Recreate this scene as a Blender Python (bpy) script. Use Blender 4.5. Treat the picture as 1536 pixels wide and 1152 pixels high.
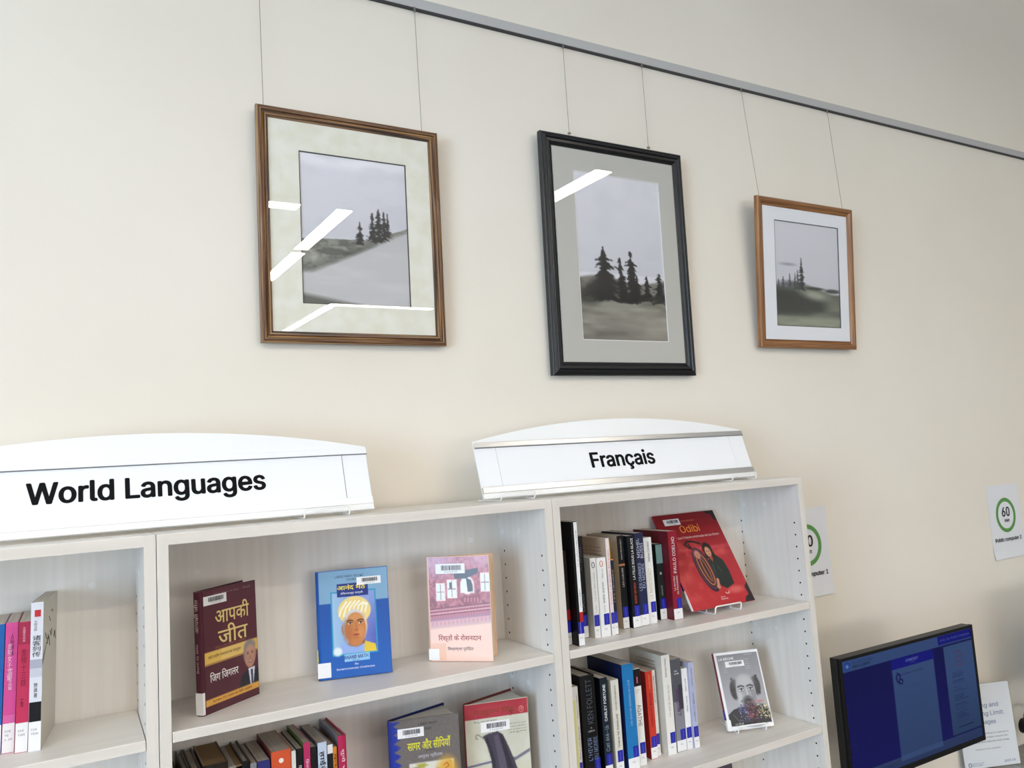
import bpy, bmesh, math, random
import numpy as np
from mathutils import Vector, Matrix

random.seed(7)
rng = np.random.default_rng(7)
PI = math.pi
SC = bpy.context.scene
COL = SC.collection
for o in list(bpy.data.objects):
    bpy.data.objects.remove(o)

# ------------------------------------------------------------------ camera
CAM = Vector((-0.92379, -1.77900, 1.87895))
cam_d = bpy.data.cameras.new('camera')
cam = bpy.data.objects.new('camera', cam_d)
COL.objects.link(cam)
cam_d.sensor_width = 36.0
cam_d.lens = 1174.82 * 36.0 / 1536.0
yw, pt, rl = [math.radians(a) for a in (-29.43300, 5.96114, -3.64989)]
F = Vector((-math.sin(yw) * math.cos(pt), math.cos(yw) * math.cos(pt), math.sin(pt)))
r0 = Vector((math.cos(yw), math.sin(yw), 0)); u0 = r0.cross(F)
RT = math.cos(rl) * r0 + math.sin(rl) * u0
UP = -math.sin(rl) * r0 + math.cos(rl) * u0
M = Matrix.Identity(4)
for i in range(3):
    M[i][0] = RT[i]; M[i][1] = UP[i]; M[i][2] = -F[i]; M[i][3] = CAM[i]
cam.matrix_world = M
cam_d.clip_start = 0.02
SC.camera = cam

# ------------------------------------------------------------------ world, light, exposure
FIX_E = 30.0       # radiance of the linear ceiling lamps
WIN_E = 690.0
WIN2_E = 175.0      # and at the windows behind the camera      # daylight coming in at the left hand windows, watts
WORLD_E = 0.35
EXPO = 0.02
w = bpy.data.worlds.new('world'); SC.world = w
w.use_nodes = True
w.node_tree.nodes['Background'].inputs[0].default_value = (0.62, 0.78, 1.0, 1)
w.node_tree.nodes['Background'].inputs[1].default_value = WORLD_E
SC.view_settings.view_transform = 'Standard'
SC.view_settings.look = 'None'
SC.view_settings.exposure = EXPO
SC.view_settings.gamma = 1.0
SC.view_settings.use_curve_mapping = False
ld = bpy.data.lights.new('window_daylight', 'AREA')
ld.shape = 'RECTANGLE'; ld.size = 5.2; ld.size_y = 2.3; ld.energy = WIN_E; ld.color = (0.60, 0.78, 1.0)
lo = bpy.data.objects.new('window_daylight', ld); COL.objects.link(lo)
lo.location = (-5.4, -3.6, 1.9); lo.rotation_euler = (0, math.radians(-90), 0)
l2 = bpy.data.lights.new('window_daylight_front', 'AREA')
l2.shape = 'RECTANGLE'; l2.size = 5.6; l2.size_y = 1.7; l2.energy = WIN2_E; l2.color = (1.0, 0.955, 0.92)
l2o = bpy.data.objects.new('window_daylight_front', l2); COL.objects.link(l2o)
l2o.location = (1.5, -10.4, 1.75); l2o.rotation_euler = (math.radians(90), 0, 0)

# ------------------------------------------------------------------ materials
def lin(h):
    if isinstance(h, str):
        h = h.lstrip('#'); c = [int(h[i:i + 2], 16) / 255 for i in (0, 2, 4)]
    else:
        c = [v / 255 for v in h]
    return tuple(v / 12.92 if v <= 0.04045 else ((v + 0.055) / 1.055) ** 2.4 for v in c)

_m = {}
def mat(name, col, rough=0.5, metal=0.0, coat=0.0, spec=0.5, emis=None, es=1.0, alpha=None):
    key = name
    if key in _m: return _m[key]
    m = bpy.data.materials.new(name); m.use_nodes = True
    b = m.node_tree.nodes['Principled BSDF']
    b.inputs['Base Color'].default_value = (*lin(col), 1)
    b.inputs['Roughness'].default_value = rough
    b.inputs['Metallic'].default_value = metal
    b.inputs['Coat Weight'].default_value = coat
    b.inputs['Coat Roughness'].default_value = 0.12
    b.inputs['Specular IOR Level'].default_value = spec
    if emis:
        b.inputs['Emission Color'].default_value = (*lin(emis), 1)
        b.inputs['Emission Strength'].default_value = es
    _m[key] = m
    return m

def cmat(col, rough=0.38, coat=0.0):
    h = col if isinstance(col, str) else '%02x%02x%02x' % tuple(int(v) for v in col)
    return mat('print_%s_%d' % (h.lstrip('#'), int(rough * 100)), col, rough, coat=coat, spec=.3)

def streak(name, c1, c2, scale, rough=0.5, bump=0.0, detail=6.0, lo_=0.35, hi=0.65, c3=None, coat=0.0, dist=0.0):
    if name in _m: return _m[name]
    m = mat(name, c1, rough, coat=coat)
    nt = m.node_tree; b = nt.nodes['Principled BSDF']
    tc = nt.nodes.new('ShaderNodeTexCoord'); mp = nt.nodes.new('ShaderNodeMapping')
    mp.inputs['Scale'].default_value = scale
    n = nt.nodes.new('ShaderNodeTexNoise'); n.inputs['Scale'].default_value = 1.0; n.inputs['Detail'].default_value = detail
    n.inputs['Distortion'].default_value = dist
    cr = nt.nodes.new('ShaderNodeValToRGB')
    cr.color_ramp.elements[0].position = lo_; cr.color_ramp.elements[0].color = (*lin(c1), 1)
    cr.color_ramp.elements[1].position = hi; cr.color_ramp.elements[1].color = (*lin(c2), 1)
    if c3:
        e = cr.color_ramp.elements.new((lo_ + hi) / 2); e.color = (*lin(c3), 1)
    nt.links.new(tc.outputs['Object'], mp.inputs['Vector']); nt.links.new(mp.outputs[0], n.inputs['Vector'])
    nt.links.new(n.outputs['Fac'], cr.inputs[0]); nt.links.new(cr.outputs[0], b.inputs['Base Color'])
    if bump:
        bp = nt.nodes.new('ShaderNodeBump'); bp.inputs['Strength'].default_value = bump; bp.inputs['Distance'].default_value = 0.002
        nt.links.new(n.outputs['Fac'], bp.inputs['Height']); nt.links.new(bp.outputs[0], b.inputs['Normal'])
    return m

def print_mat(name, rough=0.3, emit=0.0):
    if name in _m: return _m[name]
    m = mat(name, '#808080', rough)
    nt = m.node_tree; b = nt.nodes['Principled BSDF']
    a = nt.nodes.new('ShaderNodeVertexColor'); a.layer_name = 'print'
    nt.links.new(a.outputs['Color'], b.inputs['Base Color'])
    if emit:
        b.inputs['Base Color'].default_value = (0.01, 0.01, 0.012, 1)
        nt.links.remove(b.inputs['Base Color'].links[0])
        nt.links.new(a.outputs['Color'], b.inputs['Emission Color']); b.inputs['Emission Strength'].default_value = emit
    return m

def glass_mat(name, refl=1.0, tint='#ffffff', rough=0.0):
    if name in _m: return _m[name]
    m = bpy.data.materials.new(name); m.use_nodes = True; nt = m.node_tree
    nt.nodes.remove(nt.nodes['Principled BSDF']); out = nt.nodes['Material Output']
    t = nt.nodes.new('ShaderNodeBsdfTransparent'); t.inputs[0].default_value = (*lin(tint), 1)
    g = nt.nodes.new('ShaderNodeBsdfGlossy'); g.inputs['Roughness'].default_value = rough
    f = nt.nodes.new('ShaderNodeFresnel'); f.inputs['IOR'].default_value = 1.5
    ge = nt.nodes.new('ShaderNodeNewGeometry'); mm = nt.nodes.new('ShaderNodeMapRange')   # same index seen from inside the sheet
    mm.inputs['To Min'].default_value = 1.5; mm.inputs['To Max'].default_value = 1 / 1.5
    nt.links.new(ge.outputs['Backfacing'], mm.inputs['Value']); nt.links.new(mm.outputs[0], f.inputs['IOR'])
    mx = nt.nodes.new('ShaderNodeMixShader')
    nt.links.new(f.outputs[0], mx.inputs[0]); nt.links.new(t.outputs[0], mx.inputs[1]); nt.links.new(g.outputs[0], mx.inputs[2])
    nt.links.new(mx.outputs[0], out.inputs[0]); _m[name] = m
    return m

WALL = streak('wall_paint', '#ebe3d5', '#efe8db', (1.3, 1.3, 1.3), 0.62, 0.0, 3.0)
# fine roller texture and faint scuffs on the wall paint
_nt = WALL.node_tree; _b = _nt.nodes['Principled BSDF']
_n2 = _nt.nodes.new('ShaderNodeTexNoise'); _n2.inputs['Scale'].default_value = 160; _n2.inputs['Detail'].default_value = 3
_tc = _nt.nodes.new('ShaderNodeTexCoord'); _nt.links.new(_tc.outputs['Object'], _n2.inputs['Vector'])
_bp = _nt.nodes.new('ShaderNodeBump'); _bp.inputs['Strength'].default_value = 0.06; _bp.inputs['Distance'].default_value = 0.001
_nt.links.new(_n2.outputs['Fac'], _bp.inputs['Height']); _nt.links.new(_bp.outputs[0], _b.inputs['Normal'])
CEIL = mat('ceiling_paint', '#e9e8e4', 0.8)
FLOORM = streak('carpet_tiles', '#5a5c60', '#6d6f73', (30, 30, 30), 0.95)
WOODV = streak('ash_laminate_upright', '#dfd9d0', '#e9e4dd', (60, 60, 1.6), 0.42, 0.02, 4.0, 0.3, 0.7)
WOODH = streak('ash_laminate_shelf', '#e8e2d9', '#efebe4', (1.6, 60, 60), 0.4, 0.02, 4.0, 0.3, 0.7)
EDGE = streak('ash_edge_band', '#d9d1c6', '#e4dcd2', (4, 60, 60), 0.4, 0.0, 5.0, 0.3, 0.7)
EDGEV = streak('ash_edge_band_upright', '#d8d1c6', '#e2dbd1', (60, 60, 3), 0.4, 0.0, 5.0, 0.3, 0.7)
HOLE = mat('drilled_hole', '#14120f', 0.9)
CAP = mat('white_cap', '#eceae6', 0.5)
WHITE = mat('white_plastic', '#f4f4f3', 0.32)
WIREM = mat('white_wire', '#f2f1ee', 0.3)
CARD = mat('white_card', '#f3f4f6', 0.45)
SILVER = mat('satin_aluminium', '#d9d8d6', 0.3, 0.85)
RAILM = mat("grey_aluminium", "#bfbebc", 0.45, 0.1)
RAILD = mat('rail_slot', '#3c3c3e', 0.6)
STEEL = mat('picture_cable', '#8d8c86', 0.35, 0.7)
INK = mat('black_ink', '#0b0b0c', 0.7, spec=.15)
PAPER = streak('page_block', '#c9c2b4', '#e3ddd0', (900, 6, 6), 0.85, 0.0, 3.0)
PAPERF = streak('page_block_turned', '#c9c2b4', '#e3ddd0', (6, 900, 6), 0.85, 0.0, 3.0)
GLASS = glass_mat('picture_glass')
ACRYL = glass_mat('clear_acrylic', tint='#fdfefe')
BLACKP = mat('black_plastic', '#0b0b0c', 0.4, spec=.3)
DARKP = mat('dark_grey_plastic', '#211f1d', 0.45, spec=.35)
STICK_B = mat('blue_sticker', '#1e22a0', 0.35)
STICK_W = mat('white_sticker', '#eae9e8', 0.4)

# ------------------------------------------------------------------ mesh helpers
class MB:
    def __init__(s): s.v = []; s.f = []; s.mi = []; s.sm = []
    def add(s, vs, fs, mi=0, smooth=False):
        o = len(s.v); s.v += [tuple(v) for v in vs]
        for f in fs:
            s.f.append([i + o for i in f]); s.mi.append(mi); s.sm.append(smooth)
    def box(s, a, b, mi=0, bev=0.0):
        x0, y0, z0 = a; x1, y1, z1 = b
        if bev <= 0:
            vs = [(x0, y0, z0), (x1, y0, z0), (x1, y1, z0), (x0, y1, z0), (x0, y0, z1), (x1, y0, z1), (x1, y1, z1), (x0, y1, z1)]
            s.add(vs, [(0, 3, 2, 1), (4, 5, 6, 7), (0, 1, 5, 4), (1, 2, 6, 5), (2, 3, 7, 6), (3, 0, 4, 7)], mi); return
        bm = bmesh.new(); bmesh.ops.create_cube(bm, size=1.0)
        for v in bm.verts:
            v.co = Vector((x0 + (v.co.x + .5) * (x1 - x0), y0 + (v.co.y + .5) * (y1 - y0), z0 + (v.co.z + .5) * (z1 - z0)))
        bmesh.ops.bevel(bm, geom=bm.edges[:], offset=bev, segments=2, affect='EDGES', profile=0.5)
        bm.verts.index_update()
        s.add([v.co[:] for v in bm.verts], [[v.index for v in f.verts] for f in bm.faces], mi)
        bm.free()
    def prism(s, poly, lo, hi, axis='z', mi=0, f=None):
        """poly of 2D points (CCW seen from +axis), extruded along axis"""
        n = len(poly)
        def P(p, h):
            if axis == 'z': return (p[0], p[1], h)
            if axis == 'y': return (p[0], h, p[1])
            return (h, p[0], p[1])
        vs = [P(p, lo) for p in poly] + [P(p, hi) for p in poly]
        if f: vs = [f(v) for v in vs]
        fs = [tuple(range(n - 1, -1, -1)), tuple(range(n, 2 * n))] + [(i, (i + 1) % n, n + (i + 1) % n, n + i) for i in range(n)]
        s.add(vs, fs, mi)
    def quad(s, a, b, c, d, mi=0): s.add([a, b, c, d], [(0, 1, 2, 3)], mi)
    def tube(s, pts, r, n=8, mi=0, round_=0.0):
        P = [Vector(p) for p in pts]
        if round_ > 0:
            Q = [P[0]]
            for i in range(1, len(P) - 1):
                a = (P[i - 1] - P[i]); b = (P[i + 1] - P[i]); ra = min(round_, a.length * .45, b.length * .45)
                A = P[i] + a.normalized() * ra; B = P[i] + b.normalized() * ra
                for k in range(5):
                    t = k / 4; Q.append((1 - t) ** 2 * A + 2 * t * (1 - t) * P[i] + t * t * B)
            Q.append(P[-1]); P = Q
        rings = []
        prev = None
        for i, p in enumerate(P):
            t = (P[min(i + 1, len(P) - 1)] - P[max(i - 1, 0)]).normalized()
            if prev is None:
                a = t.orthogonal().normalized()
            else:
                a = (prev - t * prev.dot(t)).normalized()
            prev = a; b = t.cross(a)
            rings.append([tuple(p + r * (math.cos(2 * PI * k / n) * a + math.sin(2 * PI * k / n) * b)) for k in range(n)])
        vs = [v for rg in rings for v in rg]; fs = []
        for i in range(len(rings) - 1):
            for k in range(n):
                fs.append((i * n + k, i * n + (k + 1) % n, (i + 1) * n + (k + 1) % n, (i + 1) * n + k))
        s.add(vs, fs, mi, True)
        s.add(rings[0], [tuple(range(n - 1, -1, -1))], mi); s.add(rings[-1], [tuple(range(n))], mi)
    def disc(s, c, r, nrm, n=12, mi=0, th=0.0006):
        c = Vector(c); nrm = Vector(nrm).normalized(); a = nrm.orthogonal().normalized(); b = nrm.cross(a)
        lo_ = [tuple(c + r * (math.cos(2 * PI * k / n) * a + math.sin(2 * PI * k / n) * b)) for k in range(n)]
        hi_ = [tuple(Vector(p) + nrm * th) for p in lo_]
        s.add(lo_ + hi_, [tuple(range(n - 1, -1, -1)), tuple(range(n, 2 * n))] + [(i, (i + 1) % n, n + (i + 1) % n, n + i) for i in range(n)], mi)
    def build(s, name, mats, parent=None):
        me = bpy.data.meshes.new(name); me.from_pydata(s.v, [], s.f)
        if not isinstance(mats, (list, tuple)): mats = [mats]
        for m in mats: me.materials.append(m)
        me.polygons.foreach_set('material_index', s.mi)
        me.polygons.foreach_set('use_smooth', s.sm)
        me.update()
        o = bpy.data.objects.new(name, me); COL.objects.link(o)
        if parent: o.parent = parent
        return o

def thing(name, label, cat, loc=(0, 0, 0), rot=(0, 0, 0), group=None):
    o = bpy.data.objects.new(name, None); COL.objects.link(o)
    o.empty_display_size = 0.05
    o.location = loc; o.rotation_euler = rot; tag(o, label, cat, group); return o

def tag(o, label, cat, group=None):
    o['label'] = label; o['category'] = cat
    if group: o['group'] = group
    return o

def struct(o): o['kind'] = 'structure'; return o
def stuff(o): o['kind'] = 'stuff'; return o

_tc_cache = {}
try:      # the sans serif that ships inside Blender; its built-in face is used if that is missing
    import os
    FONT = bpy.data.fonts.load(os.path.join(bpy.utils.system_resource('DATAFILES'), 'fonts', 'Inter.woff2'))
except Exception:
    FONT = None
def text_mesh(body, bold, vertical=False, res=3):
    key = (body, bold, vertical)
    if key in _tc_cache: return _tc_cache[key]
    c = bpy.data.curves.new('txt', 'FONT'); c.body = body; c.resolution_u = res
    if FONT and max(map(ord, body)) < 0x250: c.font = FONT
    if vertical: c.align_x = 'CENTER'; c.space_line = 1.0
    o = bpy.data.objects.new('txt', c); COL.objects.link(o)
    dg = bpy.context.evaluated_depsgraph_get(); dg.update()
    me = bpy.data.meshes.new_from_object(o.evaluated_get(dg))
    v = np.empty(len(me.vertices) * 3, np.float32); me.vertices.foreach_get('co', v); v = v.reshape(-1, 3)[:, :2].astype(float)
    f = [list(p.vertices) for p in me.polygons]
    bpy.data.objects.remove(o); bpy.data.curves.remove(c); bpy.data.meshes.remove(me)
    if len(v) and bold:      # heavier strokes: the same outline laid over itself a little to each side
        n0 = len(v); vv = [v]; ff = list(f)
        for k in range(8):
            a = k * PI / 4; vv.append(v + np.array([math.cos(a), math.sin(a) * .6]) * bold)
            ff += [[i + n0 * (k + 1) for i in q] for q in f]; 
        v = np.concatenate(vv); f = ff
    if len(v):
        v = v - v.min(0)
    _tc_cache[key] = (v, f); return v, f

def lettering(name, body, m, parent, O, U, V, w_=None, h_=None, bold=0.0, eps=0.0006, vertical=False, align='l', split=False):
    """flat printed text: O lower left corner, U reading direction, V up; fitted into w_ x h_"""
    v, f = text_mesh(body, bold, vertical)
    if not len(v): return None
    O = Vector(O); U = Vector(U).normalized(); V = Vector(V).normalized(); N = U.cross(V)
    sz = v.max(0)
    sx = (w_ / sz[0]) if w_ else None; sy = (h_ / sz[1]) if h_ else None
    if sx is None: sx = sy
    if sy is None: sy = sx
    off = 0
    if align == 'c': off = -sz[0] * sx / 2
    nl = len(v) // 9 if bold else len(v) + 1     # each overlaid copy sits a hair above the last
    P3 = [O + U * (p[0] * sx + off) + V * (p[1] * sy) + N * (eps + 1.5e-5 * (i // nl)) for i, p in enumerate(v)]
    if not split:
        mb = MB(); mb.add(P3, f); return mb.build(name, m, parent)
    iv = sorted((min(v[i][0] for i in q), max(v[i][0] for i in q)) for q in f); cl = []
    for a, b in iv:
        if cl and a <= cl[-1][1] + .004: cl[-1][1] = max(cl[-1][1], b)
        else: cl.append([a, b])
    for a, b in cl:
        fs = [q for q in f if a - 1e-6 <= v[q[0]][0] <= b + 1e-6]; ids = sorted({i for q in fs for i in q}); mp_ = {i: k for k, i in enumerate(ids)}
        mb = MB(); mb.add([P3[i] for i in ids], [[mp_[i] for i in q] for q in fs]); mb.build(name, m, parent)

# ------------------------------------------------------------------ a small painter for printed pictures
class Pic:
    def __init__(s, nx, ny, col):
        s.nx = nx; s.ny = ny; s.k = 2
        H, W = (ny + 1) * s.k, (nx + 1) * s.k
        s.a = np.empty((H, W, 3)); s.a[:] = np.array(s.c(col)) 
        yy, xx = np.mgrid[0:H, 0:W]
        s.u = (xx + .5) / W; s.v = (yy + .5) / H
        s.r = np.random.default_rng(nx * 1000 + ny)
    @staticmethod
    def c(h):
        if isinstance(h, str):
            h = h.lstrip('#'); return [int(h[i:i + 2], 16) / 255 for i in (0, 2, 4)]
        return [x / 255 for x in h]
    def put(s, m, col, al=1.0):
        m = (m * al)[..., None]; s.a = s.a * (1 - m) + np.array(s.c(col)) * m
    def rect(s, u0_, v0, u1, v1, col, al=1.0):
        s.put(((s.u >= u0_) & (s.u <= u1) & (s.v >= v0) & (s.v <= v1)).astype(float), col, al)
    def ell(s, cu, cv, ru, rv, col, al=1.0, soft=0.08, rot=0.0):
        c, n = math.cos(rot), math.sin(rot)
        x = s.u - cu; y = (s.v - cv)
        asp = s.ny / s.nx; y = y * asp
        X = (x * c + y * n) / ru; Y = (-x * n + y * c) / (rv * asp)
        d = np.sqrt(X * X + Y * Y); s.put(np.clip((1 + soft - d) / (2 * soft + 1e-6), 0, 1), col, al)
    def poly(s, pts, col, al=1.0, soft=False):
        ins = np.zeros(s.u.shape, bool); n = len(pts)
        for i in range(n):
            x0, y0 = pts[i]; x1, y1 = pts[(i + 1) % n]
            if y0 == y1: continue
            c = ((s.v > y0) != (s.v > y1)) & (s.u < (x1 - x0) * (s.v - y0) / (y1 - y0) + x0); ins ^= c
        s.put(ins.astype(float), col, al)
    def line(s, pts, wd, col, al=1.0):
        asp = s.ny / s.nx; m = np.zeros(s.u.shape)
        for (x0, y0), (x1, y1) in zip(pts[:-1], pts[1:]):
            dx, dy = x1 - x0, (y1 - y0) * asp; L = dx * dx + dy * dy + 1e-9
            t = np.clip(((s.u - x0) * dx + (s.v - y0) * asp * dy) / L, 0, 1)
            d = np.hypot(s.u - x0 - t * dx, (s.v - y0) * asp - t * dy)
            m = np.maximum(m, np.clip((wd - d) / (wd * .35 + .002) + .5, 0, 1))
        s.put(np.clip(m, 0, 1), col, al)
    def noise(s, fu, fv, seed=0):
        r = np.random.default_rng(seed + 11); out = 0; amp = 1; tot = 0
        for o in range(3):
            g = r.random((int(fv * 2 ** o) + 3, int(fu * 2 ** o) + 3))
            x = s.u * fu * 2 ** o; y = s.v * fv * 2 ** o
            xi = x.astype(int); yi = y.astype(int); fx = x - xi; fy = y - yi; fx = fx * fx * (3 - 2 * fx); fy = fy * fy * (3 - 2 * fy)
            n = (g[yi, xi] * (1 - fx) + g[yi, xi + 1] * fx) * (1 - fy) + (g[yi + 1, xi] * (1 - fx) + g[yi + 1, xi + 1] * fx) * fy
            out = out + amp * n; tot += amp; amp *= .55
        return out / tot
    def vgrad(s, v0, v1, c0, c1, mask=None):
        t = np.clip((s.v - v0) / (v1 - v0), 0, 1)[..., None]; col = np.array(s.c(c0)) * (1 - t) + np.array(s.c(c1)) * t
        mm = (((s.v >= v0) & (s.v <= v1)) if mask is None else mask).astype(float)[..., None]
        s.a = s.a * (1 - mm) + col * mm
    def spruce(s, cu, vt, vb, wd, col='#15171a', seed=0, lean=0.0):
        r = random.Random(seed); n = 30
        s.line([(cu, vt), (cu + lean, vb)], 0.0045, col, 1)
        for i in range(n):
            t = (i + .5) / n; v = vt + (vb - vt) * t
            wv = wd * (.12 + .88 * t ** .9) * (.25 + .85 * r.random())
            for sg in (-1, 1):
                if r.random() < .12: continue
                q = .3 + .7 * r.random(); ln = wv * (.4 + .35 * r.random()); h = (vb - vt) / n * (.55 + .9 * r.random())
                s.ell(cu + lean * t + sg * ln * .55 * q, v + h * .3, ln * .62, h * .8, col, .95, .25, sg * (.25 + .3 * r.random()))
                if r.random() < .5: s.ell(cu + lean * t + sg * ln * (.9 + .4 * r.random()), v + h, ln * .25, h * .4, col, .8, .4, sg * .4)
    def build(s, name, m, parent, O, U, V, w_, h_, eps=0.0004):
        a = s.a.reshape(s.ny + 1, s.k, s.nx + 1, s.k, 3).mean(axis=(1, 3)).clip(0, 1)
        a = np.where(a <= 0.04045, a / 12.92, ((a + 0.055) / 1.055) ** 2.4)
        O = np.array(O, float); U = np.array(Vector(U).normalized()); V = np.array(Vector(V).normalized()); N = np.cross(U, V)
        nx, ny = s.nx, s.ny
        gx = np.linspace(0, w_, nx + 1); gy = np.linspace(h_, 0, ny + 1)
        X, Y = np.meshgrid(gx, gy)
        co = O + N * eps + X[..., None] * U + Y[..., None] * V
        i = np.arange(ny * (nx + 1)).reshape(ny, nx + 1)[:, :-1].ravel()
        fc = np.stack([i, i + nx + 1, i + nx + 2, i + 1], 1)
        me = bpy.data.meshes.new(name); me.vertices.add((nx + 1) * (ny + 1)); me.vertices.foreach_set('co', co.reshape(-1))
        me.loops.add(fc.size); me.loops.foreach_set('vertex_index', fc.ravel().astype(np.int32))
        me.polygons.add(len(fc)); me.polygons.foreach_set('loop_start', np.arange(0, fc.size, 4, dtype=np.int32))
        me.polygons.foreach_set('loop_total', np.full(len(fc), 4, np.int32))
        me.update(calc_edges=True)
        ca = me.color_attributes.new('print', 'FLOAT_COLOR', 'POINT')
        c4 = np.ones((len(co.reshape(-1, 3)), 4), np.float32); c4[:, :3] = a.reshape(-1, 3); ca.data.foreach_set('color', c4.ravel())
        me.materials.append(m)
        o = bpy.data.objects.new(name, me); COL.objects.link(o); o.parent = parent
        return o

# ================================================================== SETTING
def slab(name, a, b, m, kind=True):
    mb = MB(); mb.box(a, b); o = mb.build(name, m)
    if kind: struct(o)
    return o
XL, XR, YF, ZC = -5.0, 7.5, -10.0, 4.15
slab('wall_back', (XL - .15, 0.0, 0), (XR + .15, 0.15, ZC), WALL)
slab('floor', (XL - .15, YF - .15, -0.1), (XR + .15, 0.15, 0), FLOORM)
slab('ceiling', (XL - .15, YF - .15, ZC), (XR + .15, 0.15, ZC + .1), CEIL)
slab('wall_right', (XR, YF, 0), (XR + .15, 0, ZC), WALL)
mb = MB()
mb.box((XL - .15, YF - .15, 0), (XR + .15, YF, .85)); mb.box((XL - .15, YF - .15, 2.65), (XR + .15, YF, ZC))
mb.box((XL - .15, YF - .15, .85), (-1.35, YF, 2.65)); mb.box((4.35, YF - .15, .85), (XR + .15, YF, 2.65))
struct(mb.build('wall_front', WALL))
mb = MB()
for x in (-1.35, .05, 1.47, 2.87, 4.29): mb.box((x, YF - .1, .85), (x + .06, YF - .04, 2.65))
for z in (.85, 2.59): mb.box((-1.35, YF - .1, z), (4.35, YF - .04, z + .06))
wf = struct(mb.build('window_2', DARKP))
mb = MB(); mb.box((-1.33, YF - .08, .88), (4.33, YF - .07, 2.62)); mb.build('window_pane', ACRYL, wf)
mb = MB()
mb.box((XL - .15, YF, 0), (XL, 0, 0.75)); mb.box((XL - .15, YF, 3.05), (XL, 0, ZC))
mb.box((XL - .15, YF, 0.75), (XL, -6.2, 3.05)); mb.box((XL - .15, -1.0, 0.75), (XL, 0, 3.05))
struct(mb.build('wall_left', WALL))
mb = MB()
for y in (-6.2, -4.9, -3.6, -2.3, -1.06): mb.box((XL - .1, y, .75), (XL - .04, y + .06, 3.05))
for z in (.75, 2.99): mb.box((XL - .1, -6.2, z), (XL - .04, -1.0, z + .06))
wf = struct(mb.build('window_1', DARKP))
mb = MB(); mb.box((XL - .08, -6.2, .78), (XL - .07, -1.0, 3.02)); mb.build('window_pane', ACRYL, wf)
mb = MB(); mb.box((XL, -0.012, 0), (XR, 0, 0.1)); struct(mb.build('baseboard_back', mat('grey_baseboard', '#77787a', .6)))

# two faint scuffs and dents in the paint
mb = MB()
for x, z, r in ((-.05, 2.03, .003), (-.20, 2.11, .0022), (0.17, 2.93, .003), (-.02, 2.93, .0025)):
    mb.disc((x, -0.0001, z), r, (0, -1, 0), 8, th=.0004)
# ------------------------------------------------------------------ picture rail
rail = thing('picture_rail', 'long grey aluminium hanging rail running along the wall above the pictures', 'picture rail')
mb = MB(); mb.box((XL, -0.011, 3.078), (4.2, -0.0002, 3.106), 0, .001); mb.build('rail_bar', RAILM, rail)
mb = MB(); mb.box((XL, -0.0115, 3.0745), (4.2, -0.0002, 3.0779)); mb.build('rail_slot', RAILD, rail)

def cable(x0, z0, y1, x1, z1, label, hook=False):
    t = thing('picture_cable', label, 'cable', (x0, -0.012, z0))
    d = (x1 - x0, y1 + 0.012, z1 - z0)
    mb = MB(); mb.tube([(0, 0, 0), d], 0.0007, 6); mb.build('wire', STEEL, t)
    mb = MB(); mb.box((-.0022, -.002, -.009), (.0022, .002, 0.004)); mb.build('rail_clip', STEEL, t)
    if hook:
        mb = MB(); x, y, z = d
        mb.box((x - .0045, y - .003, z - .002), (x + .0045, y + .003, z + .003), 0, .0008)
        mb.tube([(x - .003, y, z), (x - .003, y, z - .022)], .0012, 6)
        mb.tube([(x + .003, y, z), (x + .0045, y + .001, z - .010), (x + .0045, y + .002, z - .02)], .0012, 6)
        mb.build('hook', mat('bright_steel', '#b9b6b0', .25, .9), t)
    return t
cable(-.5395, 3.074, -.022, -.5402, 2.726, 'thin cable holding the left end of the left picture in brown wood frame')
cable(-.1461, 3.074, -.022, -.1485, 2.726, 'thin cable holding the right end of the left picture in brown wood frame')
cable(.3125, 3.074, -.018, .308, 2.806, 'thin cable with small hook above left half of the black frame', True)
cable(.5995, 3.074, -.018, .5935, 2.806, 'thin cable with small hook above right half of the black frame', True)
cable(1.0163, 3.074, -.050, 1.010, 2.684, 'thin cable above left corner of the small light wood framed picture')
cable(1.4393, 3.074, -.050, 1.413, 2.684, 'thin cable above right corner of the small light wood framed picture')

# ------------------------------------------------------------------ framed pictures
def moulding(L, prof, m, parent, Mx):
    mb = MB(); n = len(prof); vs = []
    for sg in (-1, 1):
        for a, d in prof: vs.append((sg * (L / 2 - a), a, d))
    fs = [(i, i + 1, n + i + 1, n + i) for i in range(n - 1)]
    fs = [tuple(reversed(f)) for f in fs]
    fs.append(tuple(range(n))); fs.append(tuple(range(2 * n - 1, n - 1, -1)))
    fs.append((0, n, 2 * n - 1, n - 1))
    mb.add(vs, fs)
    o = mb.build('moulding', m, parent); o.matrix_local = Mx; return o

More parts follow.
